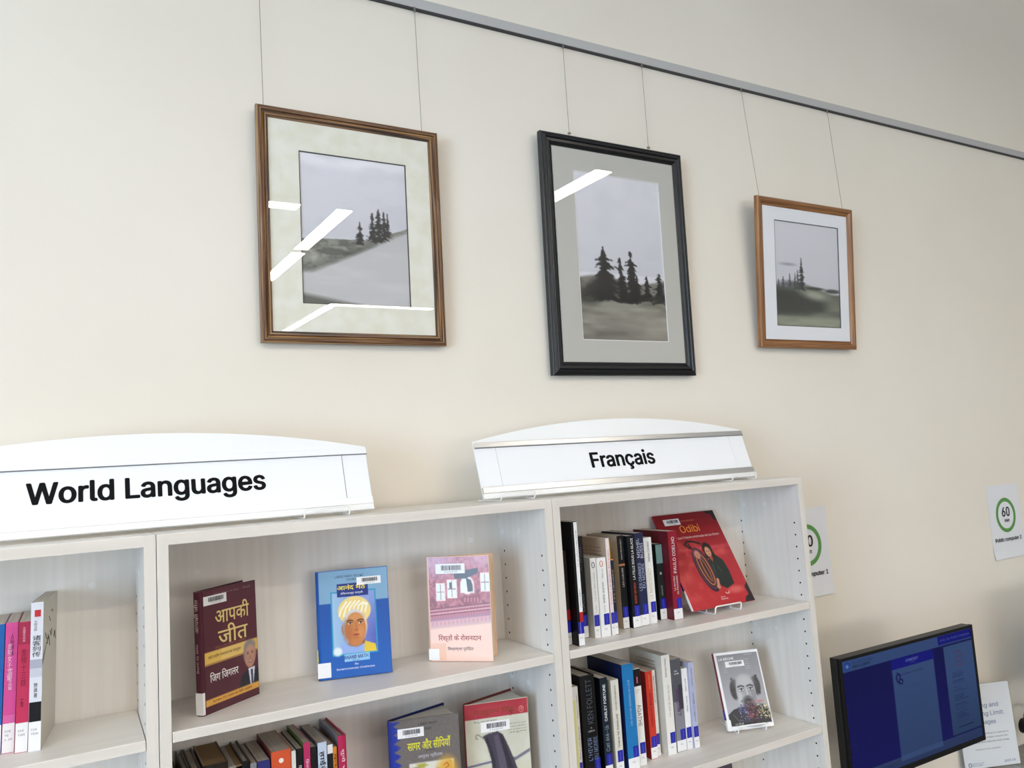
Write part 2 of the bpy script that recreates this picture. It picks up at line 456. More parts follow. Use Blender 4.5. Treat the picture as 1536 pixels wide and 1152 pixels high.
def framed(label, x0, z0, W, H, yb, lean, mw, prof, wood, matm, pic, inner, pm=None, fillet=None, white_bevel=None):
    # local frame: x right, y into the wall, z up, front face of the moulding near y=0
    t = thing('framed_picture', label, 'picture', (x0, yb, z0), (math.radians(lean), 0, 0))
    # matrices: moulding local x along, y inward, z towards the room
    def Mx(O, X, Y):
        X = Vector(X); Y = Vector(Y); Z = X.cross(Y); m = Matrix.Identity(4)
        for i in range(3): m[i][0] = X[i]; m[i][1] = Y[i]; m[i][2] = Z[i]; m[i][3] = O[i]
        return m
    moulding(W, prof, wood, t, Mx((W / 2, 0, 0), (1, 0, 0), (0, 0, 1)))
    moulding(W, prof, wood, t, Mx((W / 2, 0, H), (-1, 0, 0), (0, 0, -1)))
    moulding(H, prof, wood, t, Mx((0, 0, H / 2), (0, 0, -1), (1, 0, 0)))
    moulding(H, prof, wood, t, Mx((W, 0, H / 2), (0, 0, 1), (-1, 0, 0)))
    e = mw - .004
    mb = MB(); mb.box((e, .012, e), (W - e, .0145, H - e)); mb.build('backing_board', mat('backing_board', '#8a7a66', .9), t)
    u0_, v0, u1, v1 = inner
    mb = MB()   # mat board as a ring with a bevelled window
    for a, b in (((e, .0075, e), (u0_, .0095, H - e)), ((u1, .0075, e), (W - e, .0095, H - e)), ((u0_, .0075, e), (u1, .0095, v0)), ((u0_, .0075, v1), (u1, .0095, H - e))):
        mb.box(a, b)
    mb.build('mat_board', matm, t)
    k = .0022
    if fillet:
        mb = MB()
        for a, b in (((u0_, .0082, v0), (u0_ + k, .0105, v1)), ((u1 - k, .0082, v0), (u1, .0105, v1)), ((u0_, .0082, v0), (u1, .0105, v0 + k)), ((u0_, .0082, v1 - k), (u1, .0105, v1))):
            mb.box(a, b)
        mb.build('mat_bevel', fillet, t)
    pw, ph = u1 - u0_, v1 - v0
    P = pic(); P.a = np.clip(P.a * (1 + .17 * np.clip(P.a * 2 - .4, 0, 1)), 0, 1); P.build('print', pm, t, (u0_, .0108, v0), (1, 0, 0), (0, 0, 1), pw, ph)
    mb = MB(); mb.box((e, .0045, e), (W - e, .0062, H - e)); mb.build('glass', GLASS, t)
    return t

def pic1():
    p = Pic(150, 210, '#b9b9be')
    p.vgrad(0, .62, '#c4c3c9', '#b3b3b8'); p.ell(.4, .03, .6, .05, '#d8d7da', .6, .6)
    n = p.noise(3, 9, 1); p.put(np.clip((n - .5) * 1.2, 0, .25) * (p.v < .55), '#a5a6ac')
    hill = .575 - .02 * np.sin(p.u * 2.2) - .30 * np.clip(p.u - .58, 0, 1) ** 1.15
    m = (p.v > hill).astype(float); p.put(m, '#7f8078')
    st = p.noise(5, 26, 2); p.put(m * np.clip((st - .42) * 4, 0, 1) * .75, '#43453e'); p.put(m * np.clip((p.noise(26, 60, 7) - .5) * 5, 0, 1) * .4, '#35362f')
    p.put(m * np.clip((p.noise(9, 30, 5) - .55) * 4, 0, 1) * .55, '#a9aa9e')
    low = .765 - .04 * p.u - .31 * np.clip(p.u - .10, 0, 1) ** 1.05
    q = np.clip((p.v - low) * 26, 0, 1); p.put(q, '#aaa9aa')
    p.put(np.clip((p.v - low + .05) * 14, 0, 1) * (1 - q) * .55 * (p.u < .7), '#3a3c37')
    p.put(q * np.clip((p.noise(2, 14, 3) - .5) * 2, 0, 1) * .35, '#c3c2c3')
    dk = np.clip((p.v - (.915 + .12 * p.u)) * 30, 0, 1); p.put(dk * .8, '#44453f')
    p.put(np.clip((p.v - .985) * 50, 0, 1) * .6, '#8f8f8f')
    for cu, a, b, wd, sd in ((.535, .435, .585, .055, 1), (.655, .365, .56, .06, 2), (.715, .335, .555, .065, 3), (.765, .35, .54, .055, 4), (.80, .36, .52, .04, 9)):
        p.spruce(cu, a, b, wd * 1.7, '#0c0d0f', sd)
    return p
def pic2():
    p = Pic(130, 216, '#c3c3c8')
    p.vgrad(0, .6, '#c6c6cb', '#b7b7bd'); p.put(np.clip((p.noise(3, 6, 3) - .5) * 1, 0, .2) * (p.v < .5), '#a9aab0')
    m = np.clip((p.v - (.625 - .02 * np.sin(p.u * 7))) * 60, 0, 1); p.put(m, '#77746d')
    p.put(m * np.clip((p.noise(8, 16, 8) - .45) * 3, 0, 1) * .7 * (p.v < .77), '#2a2b27')
    g = np.clip((p.v - .745) * 40, 0, 1); p.put(g, '#7f8277')
    p.vgrad(.76, 1.0, '#8a8a7e', '#77726b', (p.v > .775))
    st = p.noise(2.5, 22, 6); p.put((p.v > .75) * np.clip((st - .5) * 3.2, 0, 1) * .55, '#4f4b45')
    p.put((p.v > .8) * np.clip((p.noise(2, 18, 16) - .5) * 3.2, 0, 1) * .5, '#aba69c')
    p.ell(.75, .87, .25, .05, '#a59f96', .5, .6); p.ell(.1, .74, .14, .05, '#23231f', .7, .4)
    for cu, a, b, wd, sd, ln in ((.29, .44, .75, .20, 21, -.0), (.47, .50, .76, .09, 22, .03), (.60, .455, .765, .13, 23, .02), (.78, .60, .75, .09, 25, 0), (.93, .58, .76, .10, 24, 0), (.66, .60, .75, .07, 27, 0)):
        p.spruce(cu, a, b, wd * 1.6, '#000000', sd, ln); p.spruce(cu, a + .05, b, wd * 1.2, '#000000', sd + 60, ln)
    p.ell(.27, .69, .15, .06, '#0f1011', .9, .4)
    return p
def pic3():
    p = Pic(104, 160, '#bdbec4')
    p.vgrad(0, .62, '#c0c1c7', '#b7b8bf'); p.ell(.2, .41, .1, .012, '#7b7c82', .7, .8)
    top = .60 + .02 * np.sin(p.u * 9) + .08 * np.clip(p.u - .35, 0, 1)
    p.put(np.clip((p.v - top) * 50, 0, 1), '#555952')
    st = p.noise(3, 16, 4); p.put((p.v > top) * np.clip((st - .45) * 3, 0, 1) * .6, '#90947f')
    p.ell(.1, .76, .62, .12, '#1f2421', .95, .3); p.ell(.55, .80, .3, .05, '#232725', .9, .4, -.1)
    p.ell(.6, .69, .2, .045, '#a5a798', .8, .6, .15); p.ell(.9, .78, .15, .06, '#6f7364', .8, .6)
    p.ell(.88, .64, .12, .02, '#2b302c', .9, .4); p.ell(.6, .625, .14, .015, '#2b302c', .9, .4)
    b = np.clip((p.v - .885) * 22, 0, 1); p.put(b, '#8d9080'); p.put(b * np.clip((p.noise(2, 20, 9) - .5) * 3, 0, 1) * .5, '#5d6154')
    p.put(np.clip((p.v - .97) * 40, 0, 1) * .5, '#6a6e5f')
    p.spruce(.40, .34, .64, .10, '#1c2120', 31)
    for cu, a, sd in ((.22, .5, 32), (.3, .49, 33), (.12, .53, 34), (.05, .56, 35), (.34, .46, 36)): p.spruce(cu, a, .64, .06, '#3a4140', sd)
    p.ell(.25, .6, .18, .03, '#30363a', .7, .6)
    return p
PR = print_mat('photo_print', .35)
oak = [(0, -.016), (0, -.004), (.002, -.001), (.0065, .0006), (.0105, 0), (.0125, -.004), (.0155, -.005), (.0175, -.001), (.021, -.0006), (.0235, -.006), (.0265, -.0075), (.0265, -.016)]
oak = [(a, -d if False else d) for a, d in oak]
WOODF1 = streak('dark_oak_frame', '#2d1a0d', '#a57f50', (4, 260, 260), .4, .3, 5, .36, .62, '#6b4526', coat=.25)
WOODF3 = streak('honey_oak_frame', '#6f4425', '#a87848', (5, 200, 200), .4, .2, 5, .3, .65, '#8e5f37', coat=.25)
BLK = streak('black_painted_frame', '#07080a', '#121418', (3, 220, 220), .4, .35, 4, .35, .65, coat=.08)
blackp = [(0, -.02), (0, -.006), (.004, -.003), (.006, -.004), (.008, -.0015), (.014, 0), (.0165, -.003), (.019, -.001), (.026, -.0015), (.029, -.006), (.034, -.009), (.041, -.0105), (.041, -.02)]
honeyp = [(0, -.016), (0, -.004), (.004, -.0005), (.012, 0), (.015, -.003), (.019, -.008), (.0235, -.010), (.0265, -.007), (.0305, -.009), (.0305, -.016)]
MAT1 = streak('cream_mat_board', '#ebe8d6', '#f3f1e5', (28, 28, 28), .8, 0, 4, .35, .65)
MAT2 = mat('grey_mat_board', '#c8c6be', .85)
MAT3 = mat('white_mat_board', '#f2f4f8', .85)
framed('left framed photo, dark oak frame, cream mat, three small trees on a hillside', -.5605, 2.185, .4475, .547, -.028, 1.3, .0265, oak, WOODF1, MAT1, pic1,
       (.0950, .0925, .3595, .4525), PR, mat('dark_fillet', '#3a342c', .6))
framed('middle framed photo in a thick black frame with grey mat and dark trees', .1950, 2.112, .5035, .677, -.030, 1.3, .041, blackp, BLK, MAT2, pic2,
       (.1040, .0985, .4095, .579), PR, mat('white_bevel', '#efeeea', .6))
framed('right smallest framed photo, honey oak frame, white mat, single spire tree', .9785, 2.202, .4595, .4865, -.030, 4.9, .0305, honeyp, WOODF3, MAT3, pic3,
       (.0800, .0722, .3895, .4172), PR, mat('dark_bevel', '#3a3e48', .6))

# ================================================================== BOOKCASES
ZT = 1.80; D = 0.2857; T = 0.0193; TH = 0.0176; YB = -0.0649
def bookcase(label, xl, W, shelves, yh_back, caps):
    t = thing('bookcase', label, 'bookcase', (xl, 0, 0), group='pale wood bookcases standing side by side')
    for xa, xb in ((0.0006, T), (W - T, W - .0006)):
        mb = MB(); mb.box((xa, -D, 0), (xb, -.012, ZT), 0, .0008); mb.build('side_panel', WOODV, t)
        mb = MB(); mb.box((xa, -D - .0006, 0.002), (xb, -D, ZT - .001)); mb.build('edge_band', EDGEV, t)
    mb = MB(); mb.box((T + .0002, -D, ZT - T), (W - T - .0002, -.012, ZT), 0, .0008); mb.build('top_panel', WOODH, t)
    mb = MB(); mb.box((T, -D - .0006, ZT - T + .001), (W - T, -D, ZT - .001)); mb.build('edge_band', EDGE, t)
    mb = MB(); mb.box((T, YB, 0.08), (W - T, YB + .012, ZT - T - .0002)); mb.build('back_panel', WOODV, t)
    mb = MB(); mb.box((T, -D + .02, 0), (W - T, -D + .036, .08)); mb.build('plinth', WOODH, t)
    for z in shelves + [.83, .51, .08 + TH]:
        mb = MB(); mb.box((T + .0012, -D + .0008, z - TH), (W - T - .0012, YB - .0006, z), 0, .0008); s = mb.build('shelf', WOODH, t)
        mb = MB(); mb.box((T + .0014, -D + .0002, z - TH + .001), (W - T - .0014, -D + .0008, z - .001)); mb.build('edge_band', EDGE, s)
    mb = MB()
    for xs, nx in ((T, 1), (W - T, -1)):
        for yy in (-.2615, yh_back):
            for k in range(-1, 48):
                z = 1.6774 - .032 * k
                if k < 0 or z < .15: continue
                if any(z - .004 < s < z + .004 + TH for s in shelves): continue
                mb.disc((xs, yy, z), .0026, (nx, 0, 0), 8, th=.0003)
    stuff(mb.build('shelf_pin_holes', HOLE, t))
    for y, z in ((-.163, 1.7267), (-.084, 1.7234), (-.163, 1.385), (-.084, 1.385)):
        mb = MB(); mb.disc((W - T, y, z), .0065, (-1, 0, 0), 14, th=.0008); mb.build('screw_cap', CAP, t)
    for x, z in caps:
        mb = MB(); mb.disc((x, YB, z), .0065, (0, -1, 0), 14, th=.0008); mb.build('screw_cap', CAP, t)
    return t
UW = .801
bookcase('left bookcase cut by the photo edge, under the World Languages sign', -2 * UW, UW, [1.4648, 1.15], -.0875, [(.7075, 1.7052)])
bookcase('middle bookcase with face-out Hindi books on its top shelf', -UW, UW, [1.4688, 1.15], -.0875, [(.0916, 1.7078), (.704, 1.7096)])
bookcase('right bookcase of French books under the smaller sign', 0, .8032, [1.4690, 1.1500], -.0665, [])

# ------------------------------------------------------------------ header signs with their wire feet
def sign(label, x0, y0, W, texts, rails, seam_l, seam_r, seam_dark):
    L = math.radians(17)
    t = thing('header_sign', label, 'sign', (x0, y0, ZT + .0012), (-L, 0, 0), group='curved header signs on the bookcases')
    # curved back panel, 3 mm
    pts = [(0, .006), (W, .006), (W, .1455)]
    for i in range(1, 32):
        u = 1 - i / 32; pts.append((W * u, .1455 + .0465 * (1 - (2 * u - 1) ** 2)))
    pts.append((0, .1455))
    mb = MB(); mb.prism([(a, b) for a, b in pts][::-1], 0, .004, 'y'); mb.build('arched_panel', WHITE, t)
    mb = MB(); mb.box((0, -.007, .0055), (W, -.0005, .0085), 0, .0006); mb.box((0, -.003, .006), (W, -.0002, .0185)); mb.build('bottom_lip', WHITE, t)
    mb = MB(); mb.box((.0, -.0062, .0185), (W, -.0002, .0335), 0, .0012); mb.build('lower_rail', rails, t)
    mb = MB(); mb.box((.0, -.0062, .1285), (W, -.0002, .1415), 0, .0012); mb.build('upper_rail', rails, t)
    mb = MB(); mb.box((0, -.0062, .1278), (W, -.0003, .1284)); mb.build('rail_shadow_gap', mat('grey_gap', '#77767a', .6), t)
    mb = MB(); mb.box((seam_l, -.0016, .034), (seam_r, -.0003, .1283)); mb.build('insert_card', CARD, t)
    for a, b in ((.001, seam_l - .0008), (seam_r + .0008, W - .001)):
        mb = MB(); mb.box((a, -.0014, .034), (b, -.0003, .1283)); mb.build('blank_card', CARD, t)
    if seam_dark:
        mb = MB(); mb.box((seam_r - .0002, -.0019, .034), (seam_r + .0010, -.0012, .1283)); mb.build('seam', mat('grey_gap', '#77767a', .6), t)
    for name, s, xa, za, ww, hh, bold in texts:
        lettering(name, s, INK, t, (xa, -.0018, za), (1, 0, 0), (0, 0, 1), ww, hh, bold, .0002, split=True)
    return t
sign('long white header sign reading World Languages, top left bookcases', -1.225, -.18, .852,
     [('letter', 'World Languages', .2275, .0535, .409, .0515, .026)], WHITE, .055, .797, True)
sign('white header sign reading Français with silver rails, right bookcase', -.1125, -.18, .852,
     [('letter', 'Français', .314, .052, .203, .052, .028)], SILVER, .055, .797, False)

def wire_foot(label, x, y, z, wd=.085, hh=.0185, back=.11, yaw=0.0, group='white wire feet under the header signs', rise=.11, lean=17):
    t = thing('wire_stand', label, 'stand', (x, y, z), (0, 0, yaw), group=group)
    r = .0019; L = math.radians(lean)
    mb = MB()
    # hooks in front: up from the base wire, across, down again; then back and up the rear support
    pts = [(-wd / 2, back, r), (-wd / 2, -.004, r), (-wd / 2, -.008, hh), (wd / 2, -.008, hh), (wd / 2, -.004, r), (wd / 2, back, r)]
    mb.tube(pts, r, 8, round_=.006)
    mb.build('front_hook', WIREM, t)
    mb = MB()
    s0 = .018
    top = (rise * math.sin(L) + s0, rise * math.cos(L))
    mb.tube([(-wd / 2, back, r), (-wd / 2 + .002, s0 + .01, r), (-wd / 4, top[0], top[1]), (wd / 4, top[0], top[1]), (wd / 2 - .002, s0 + .01, r), (wd / 2, back, r)], r, 8, round_=.008)
    mb.build('rear_support', WIREM, t)
    return t
wire_foot('white wire stand under the right end of the World Languages sign', -.478, -.1945, ZT, .092)
wire_foot('white wire stand under the middle of the World Languages sign, hidden left', -1.12, -.1945, ZT, .092)
wire_foot('white wire stand under the left end of the Français sign', -.035, -.1945, ZT, .088)
wire_foot('white wire stand under the right end of the Français sign', .678, -.1945, ZT, .088)

# ================================================================== BOOKS
def book(label, loc, w, dep, h, rot=(0, 0, 0), cols=('#ffffff', None, None), hard=False, pages=None, face=False, alpha=0.0,
         group=None, sticker=None, tags=(), extra=None, rough=.36, m_out=.0):
    """w thickness, dep spine-to-fore-edge, h height. cols = spine, left/back, right/front"""
    t = thing('book', label, 'book', loc, rot, group)
    c = .0026 if hard else .0009
    mg = .004 if hard else .0006
    sp = cols[0]; bk = cols[1] or sp; fr = cols[2] or sp
    ms = [cmat(sp, rough), cmat(bk, rough), cmat(fr, rough)]
    if not face:
        mp = lambda p: p
    else:
        mp = lambda p: (p[1], w - p[0], p[2])
    ca, sa = math.cos(alpha), math.sin(alpha)
    def turn(p):      # swings the back board open about the spine
        x, y, z = p
        y2 = y - w
        return (x * ca - y2 * sa, x * sa + y2 * ca + w, z)
    mb = MB()
    bul = min(.0035, w * .12) if hard else .0
    sp_poly = [(0, c), (0, 0)] + ([(w * .15, -bul * .6), (w * .5, -bul), (w * .85, -bul * .6)] if bul else []) + [(w, 0), (w, c)]
    mb.prism(sp_poly, 0, h, 'z', 0, mp)
    mb.prism([(w - c, c), (w, c), (w, dep), (w - c, dep)], 0, h, 'z', 2, mp)
    if alpha:
        mb.prism([(0, c), (c, c), (c, dep), (0, dep)], 0, h, 'z', 1, lambda p: turn(mp(p)))
    else:
        mb.prism([(0, c), (c, c), (c, dep), (0, dep)], 0, h, 'z', 1, mp)
    cov = mb.build('cover', ms, t)
    mb = MB()
    if alpha:
        n = 10; Rr = dep - mg
        pl = [(c, c + .0002)]
        for k in range(n + 1):
            a = alpha * (k / n) * .93 + .012
            rr = Rr * (1 - .05 * math.sin(PI * k / n))
            pl.append((rr * math.cos(a), c + .0006 + (w - 2 * c) * k / n + rr * math.sin(a)))
        pl.append((c, w - c))
        mb.prism(pl, mg, h - mg, 'z')
    else:
        a = mp((c + .0001, c, 0)); b = mp((w - c - .0001, dep - mg, 0))
        mb.box((min(a[0], b[0]), min(a[1], b[1]), mg), (max(a[0], b[0]), max(a[1], b[1]), h - mg))
    pg = pages or '#ddd6c8'
    key = 'pages_%s_%d' % (pg.lstrip('#'), face)
    d = [max(0, int(int(pg.lstrip('#')[i:i + 2], 16) * .86)) for i in (0, 2, 4)]
    pm = streak(key, d, pg, (5, 900, 3) if face else (900, 5, 3), .85, 0, 2.0, .3, .7)
    mb.build('page_block', pm, t)
    # stickers on the spine
    if face:
        SU, SV, S0 = Vector((0, -1, 0)), Vector((0, 0, 1)), Vector((0, w, 0))     # spine looks towards -x
    else:
        SU, SV, S0 = Vector((1, 0, 0)), Vector((0, 0, 1)), Vector((0, 0, 0))
    N = SU.cross(SV)
    def patch(name, m, a0, a1, z0, z1, e=.0005):
        mb = MB(); e0 = bul + e
        if bul: 
            k0 = [(-0.0, 0.0)]
        A = S0 + SU * a0 + N * e0; B = S0 + SU * a1 + N * e0
        A2 = S0 + SU * a0; B2 = S0 + SU * a1
        vs = [A + SV * z0, B + SV * z0, B + SV * z1, A + SV * z1, A2 + SV * z0, B2 + SV * z0, B2 + SV * z1, A2 + SV * z1]
        mb.add(vs, [(0, 1, 2, 3), (4, 7, 6, 5), (0, 4, 5, 1), (3, 2, 6, 7), (0, 3, 7, 4), (1, 5, 6, 2)]); return mb.build(name, m, t)
    if sticker == 'fr':
        patch('shelf_label', STICK_W, .0003, w - .0003, .001, .027, .0003)
        g = min(.002, w * .1); sw = min(w - g - .0004, .0155)
        o = w - sw - g * .5
        patch('language_sticker', STICK_B, o, o + sw, .027, .0525, .0004)
        lettering('sticker_text', 'FRANÇAIS', cmat('#6d74d8'), t, S0 + SU * (o + sw * .66) + SV * .030 + N * (bul + .0004), SV, -SU, .019, sw * .26, 0, .0002)
        lettering('shelf_mark', tags[-1] if tags else 'FIC', cmat('#4a4a52'), t, S0 + SU * (w * .5 - min(.004, w * .3)) + SV * .016 + N * (bul + .0003), SU, SV, min(.008, w * .6), .003, 0, .0002)
    elif sticker == 'w':
        patch('shelf_label', STICK_W, .0003, w - .0003, .001, .047, .0003)
        for k, s in enumerate(tags): lettering('shelf_mark', s, cmat('#4a4a52'), t, S0 + SU * (w * .2) + SV * (.033 - .0065 * k) + N * (bul + .0003), SU, SV, None, .0034, 0, .0002)
    t['_s'] = 0; del t['_s']
    return t, dict(S0=S0, SU=SU, SV=SV, N=N, bul=bul, w=w, h=h, dep=dep)

def up(t, I, s, col, z0, z1, a=.5, hh=.5, bold=0.0, name='title_text'):
    """text reading upwards on a spine, between heights z0..z1, centred at fraction a, letter height fraction hh"""
    H = I['w'] * hh; O = I['S0'] + I['SU'] * (I['w'] * a + H / 2) + I['SV'] * z0 + I['N'] * I['bul']
    return lettering(name, s, cmat(col), t, O, I['SV'], -I['SU'], z1 - z0, H, bold, .0007)
def down(t, I, s, col, z0, z1, a=.5, hh=.5, bold=0.0, name='title_text'):
    H = I['w'] * hh; O = I['S0'] + I['SU'] * (I['w'] * a - H / 2) + I['SV'] * z1 + I['N'] * I['bul']
    return lettering(name, s, cmat(col), t, O, -I['SV'], I['SU'], z1 - z0, H, bold, .0007)
def stack(t, I, s, col, z0, z1, a=.5, wf=.5, name='title_text'):
    W = I['w'] * wf; O = I['S0'] + I['SU'] * (I['w'] * a - W / 2) + I['SV'] * z0 + I['N'] * I['bul']
    return lettering(name, '\n'.join(s), cmat(col), t, O, I['SU'], I['SV'], W, z1 - z0, 0, .0007, vertical=True)
def block(t, I, col, z0, z1, a0=0.02, a1=.98, name='spine_band', e=.0005):
    mb = MB(); S0, SU, SV, N, w_ = I['S0'], I['SU'], I['SV'], I['N'], I['w']
    e0 = I['bul'] + e
    A = S0 + SU * (w_ * a0) + N * e0; B = S0 + SU * (w_ * a1) + N * e0; A2 = A - N * e0; B2 = B - N * e0
    vs = [A + SV * z0, B + SV * z0, B + SV * z1, A + SV * z1, A2 + SV * z0, B2 + SV * z0, B2 + SV * z1, A2 + SV * z1]
    mb.add(vs, [(0, 1, 2, 3), (4, 7, 6, 5), (0, 4, 5, 1), (3, 2, 6, 7), (0, 3, 7, 4), (1, 5, 6, 2)]); return mb.build(name, cmat(col), t)

G1 = 'French books upright on the upper shelf of the right bookcase'
Z1 = 1.4691
t, I = book('dark brown spine with red patch, first book on upper French shelf', (.048, -.239, Z1), .0105, .15, .209, cols=('#2e2524', '#1f1a1a', '#2e2524'), group=G1, sticker='fr')
block(t, I, '#a5242c', .055, .078)
t, I = book('tallest thin book, black cover with white lettered spine', (.0595, -.266, Z1), .0155, .19, .275, cols=('#0d0d0f', '#0b0b0d', '#0b0b0d'), hard=False, group=G1, sticker='fr')
block(t, I, '#ecebe8', .001, .274, .42, .99); block(t, I, '#b3202a', .052, .074, .42, .99, e=.0008)
block(t, I, '#1e22a0', .027, .052, .46, .99, 'language_sticker', .0009)
up(t, I, 'ET SI VOUS ÉTIEZ STAR', '#3b3a3c', .175, .255, .72, .2); up(t, I, 'CAROLE SERRAT', '#3b3a3c', .085, .125, .72, .2)
t, I = book('thick black paperback with grey lettering behind the tall white-spined book', (.097, -.207, Z1), .030, .14, .234, cols=('#17171a', '#111113', '#17171a'), group=G1, sticker='fr')
up(t, I, 'ATWOOD', '#5f6066', .155, .21, .62, .32); up(t, I, 'CIRCUS', '#7a7b82', .06, .10, .62, .3)
t, I = book('short white pocket book with dark ring mark, left of the pair', (.1305, -.227, Z1), .016, .11, .183, cols=('#e9e7e3', '#d6d0c6', '#e9e7e3'), group=G1, sticker='fr')
mb = MB(); mb.tube([(.008 + .004 * math.cos(a), -.0006, .167 + .0065 * math.sin(a)) for a in [2 * PI * k / 14 for k in range(15)]], .0007, 6); mb.build('ring_mark', cmat('#3f4a50'), t)
up(t, I, 'Le bal des folles', '#8d8f92', .085, .15, .5, .22); up(t, I, 'Le livre', '#4c4c4e', .058, .074, .5, .16)
t, I = book('short white pocket book with orange ring mark, right of the pair', (.1475, -.230, Z1), .026, .11, .182, cols=('#eceae6', '#ddd8cf', '#eceae6'), group=G1, sticker='fr')
mb = MB(); mb.tube([(.012 + .004 * math.cos(a), -.0006, .168 + .0065 * math.sin(a)) for a in [2 * PI * k / 14 for k in range(15)]], .0007, 6); mb.build('ring_mark', cmat('#cf6a3c'), t)
up(t, I, 'Rendez-vous', '#a9a6a2', .135, .156, .5, .2); up(t, I, 'RADEN-DUPONT', '#3b3a3c', .078, .126, .5, .2); up(t, I, 'Le livre', '#4c4c4e', .056, .072, .5, .12)
t, I = book('thin pink-white book whose beige back cover shows above the pocket pair', (.1762, -.231, Z1), .0096, .13, .225, cols=('#e8d6d4', '#c3ab93', '#e8d6d4'), group=G1, sticker='fr')
up(t, I, 'TOUT LE BLEU DU CIEL', '#b3545e', .07, .20, .5, .3)
for k in range(5):
    lettering('blurb_text', 'la vie est un voyage', cmat('#6d5a49'), t, (-.0003, .118, .2 - .0085 * k), (0, -1, 0), (0, 0, 1), .098, .0045, 0, .0004)
t, I = book('small navy book with orange top edge, beside the yellow spine', (.1868, -.229, Z1), .0095, .11, .176, cols=('#1b2238', '#1b2238', '#1b2238'), group=G1, sticker='fr')
block(t, I, '#d9822e', .172, .1755); up(t, I, 'LES HEURES', '#c9b98e', .075, .15, .5, .3)
t, I = book('mustard yellow narrow spine behind the small navy book', (.1985, -.205, Z1), .0085, .13, .215, cols=('#c9a02c', '#b38d24', '#c9a02c'), group=G1)
t, I = book('black spine with orange stripe, cream cover side, before the teal strip', (.2365, -.195, Z1), .0185, .145, .223, cols=('#141416', '#c9bfae', '#141416'), group=G1, sticker='fr')
up(t, I, 'SÉBASTIEN BOURGET', '#c8c6c2', .165, .215, .5, .26); up(t, I, 'LES LUEURS', '#d8d6d2', .10, .145, .5, .26); block(t, I, '#c07a5a', .150, .155)
t, I = book('very thin teal and black book between two black spines', (.2553, -.190, Z1), .0036, .14, .221, cols=('#4b8a90', '#2b4a50', '#2b4a50'), group=G1)
block(t, I, '#16181a', 0.001, .17)
t, I = book('black thriller with white and red title next to the navy book', (.2593, -.205, Z1), .0235, .145, .221, cols=('#101114', '#101114', '#101114'), group=G1, sticker='fr')
up(t, I, 'LA FILLE SOUS LA GLACE', '#e7e5e2', .115, .215, .55, .3, .01); up(t, I, 'ROBERT BRYNDZA', '#c4503a', .058, .108, .55, .26, .01)
t, I = book('navy blue book with two lines of pale capitals, upper French shelf', (.2835, -.201, Z1), .0285, .145, .225, cols=('#272b49', '#1d2038', '#272b49'), group=G1, sticker='fr')
up(t, I, 'MICHEL', '#c7cad8', .165, .212, .35, .3); up(t, I, 'BUSSI', '#c7cad8', .163, .2, .72, .3)
up(t, I, 'LES OMBRES', '#a9b0cc', .085, .152, .35, .3); up(t, I, 'DU MONDE', '#a9b0cc', .09, .15, .72, .3)
t, I = book('white spine with gold title between the navy and the dark teal books', (.3175, -.194, Z1), .025, .14, .210, cols=('#ebe9e4', '#c9c6be', '#ebe9e4'), group=G1, sticker='fr')
up(t, I, 'Andrea Camilleri', '#2b2b2d', .15, .2, .5, .32); up(t, I, 'LE MANUSCRIT', '#c7b98c', .06, .135, .5, .36)
t, I = book('black book set back between the white spine and the dark teal book', (.3448, -.165, Z1), .0185, .12, .19, cols=('#17191a', '#17191a', '#17191a'), group=G1)
up(t, I, 'NOIR', '#55585a', .02, .05, .5, .4)
t, I = book('dark spine with pale teal picture at its top, beside dark red book', (.3660, -.179, Z1), .0208, .12, .189, cols=('#202524', '#1a1f1e', '#202524'), group=G1, sticker='fr')
block(t, I, '#6f908c', .14, .187); up(t, I, 'Le bûcher des vanités', '#a9aaa6', .06, .085, .5, .25); 
mb = MB(); mb.disc((.0104, -.0005, .115), .0035, (0, -1, 0), 14, th=.0005); mb.build('round_mark', cmat('#9aa09c'), t)
t, I = book('thick dark red book with white author lettering, last upright on upper shelf', (.3880, -.205, Z1), .0285, .15, .220, cols=('#8e1c2c', '#5e1420', '#8e1c2c'), group=G1, sticker='fr')
up(t, I, 'PAULO COELHO', '#e9dcda', .115, .205, .5, .34, .005); up(t, I, 'La sorcière', '#e9dcda', .072, .108, .3, .2); up(t, I, 'de Portobello', '#e9dcda', .062, .108, .62, .2)

G2 = 'French books upright on the lower shelf of the right bookcase'
Z2 = 1.1501
t, I = book('pale yellow and white spine, first on the lower French shelf', (.0650, -.214, Z2), .0150, .13, .2190, cols=('#e6e4de', '#dcd99c', '#e6e4de'), group=G2, sticker='fr')
block(t, I, '#e2df9e', .028, .19, .0, .45); up(t, I, 'Françoise Sagan', '#55555a', .15, .2, .7, .26); up(t, I, 'Dans un mois dans un an', '#55555a', .06, .13, .7, .26)
t, I = book('thickest black book with silver author name on lower French shelf', (.0899, -.210, Z2), .0400, .155, .237, cols=('#101012', '#0d0d0f', '#101012'), hard=True, group=G2, sticker='fr')
up(t, I, 'KEN FOLLETT', '#5d6470', .13, .228, .5, .4); up(t, I, "L'HIVER", '#7f93bb', .05, .10, .34, .27); up(t, I, 'DU MONDE', '#7f93bb', .05, .10, .72, .27)
lettering('publisher_mark', 'le\nCERCLE', cmat('#d8d8da'), t, (.011, -.004, .112), (1, 0, 0), (0, 0, 1), .018, .011, 0, .0007, vertical=True)
t, I = book('dark navy book with bold white title, right of the thickest black book', (.1449, -.210, Z2), .0207, .14, .223, cols=('#1d2733', '#10151c', '#1d2733'), group=G2, sticker='fr')
up(t, I, 'CARLEY FORTUNE', '#e6e8ea', .125, .208, .5, .36, .02); up(t, I, 'Cet été-là', '#8fa3ad', .058, .115, .5, .5)
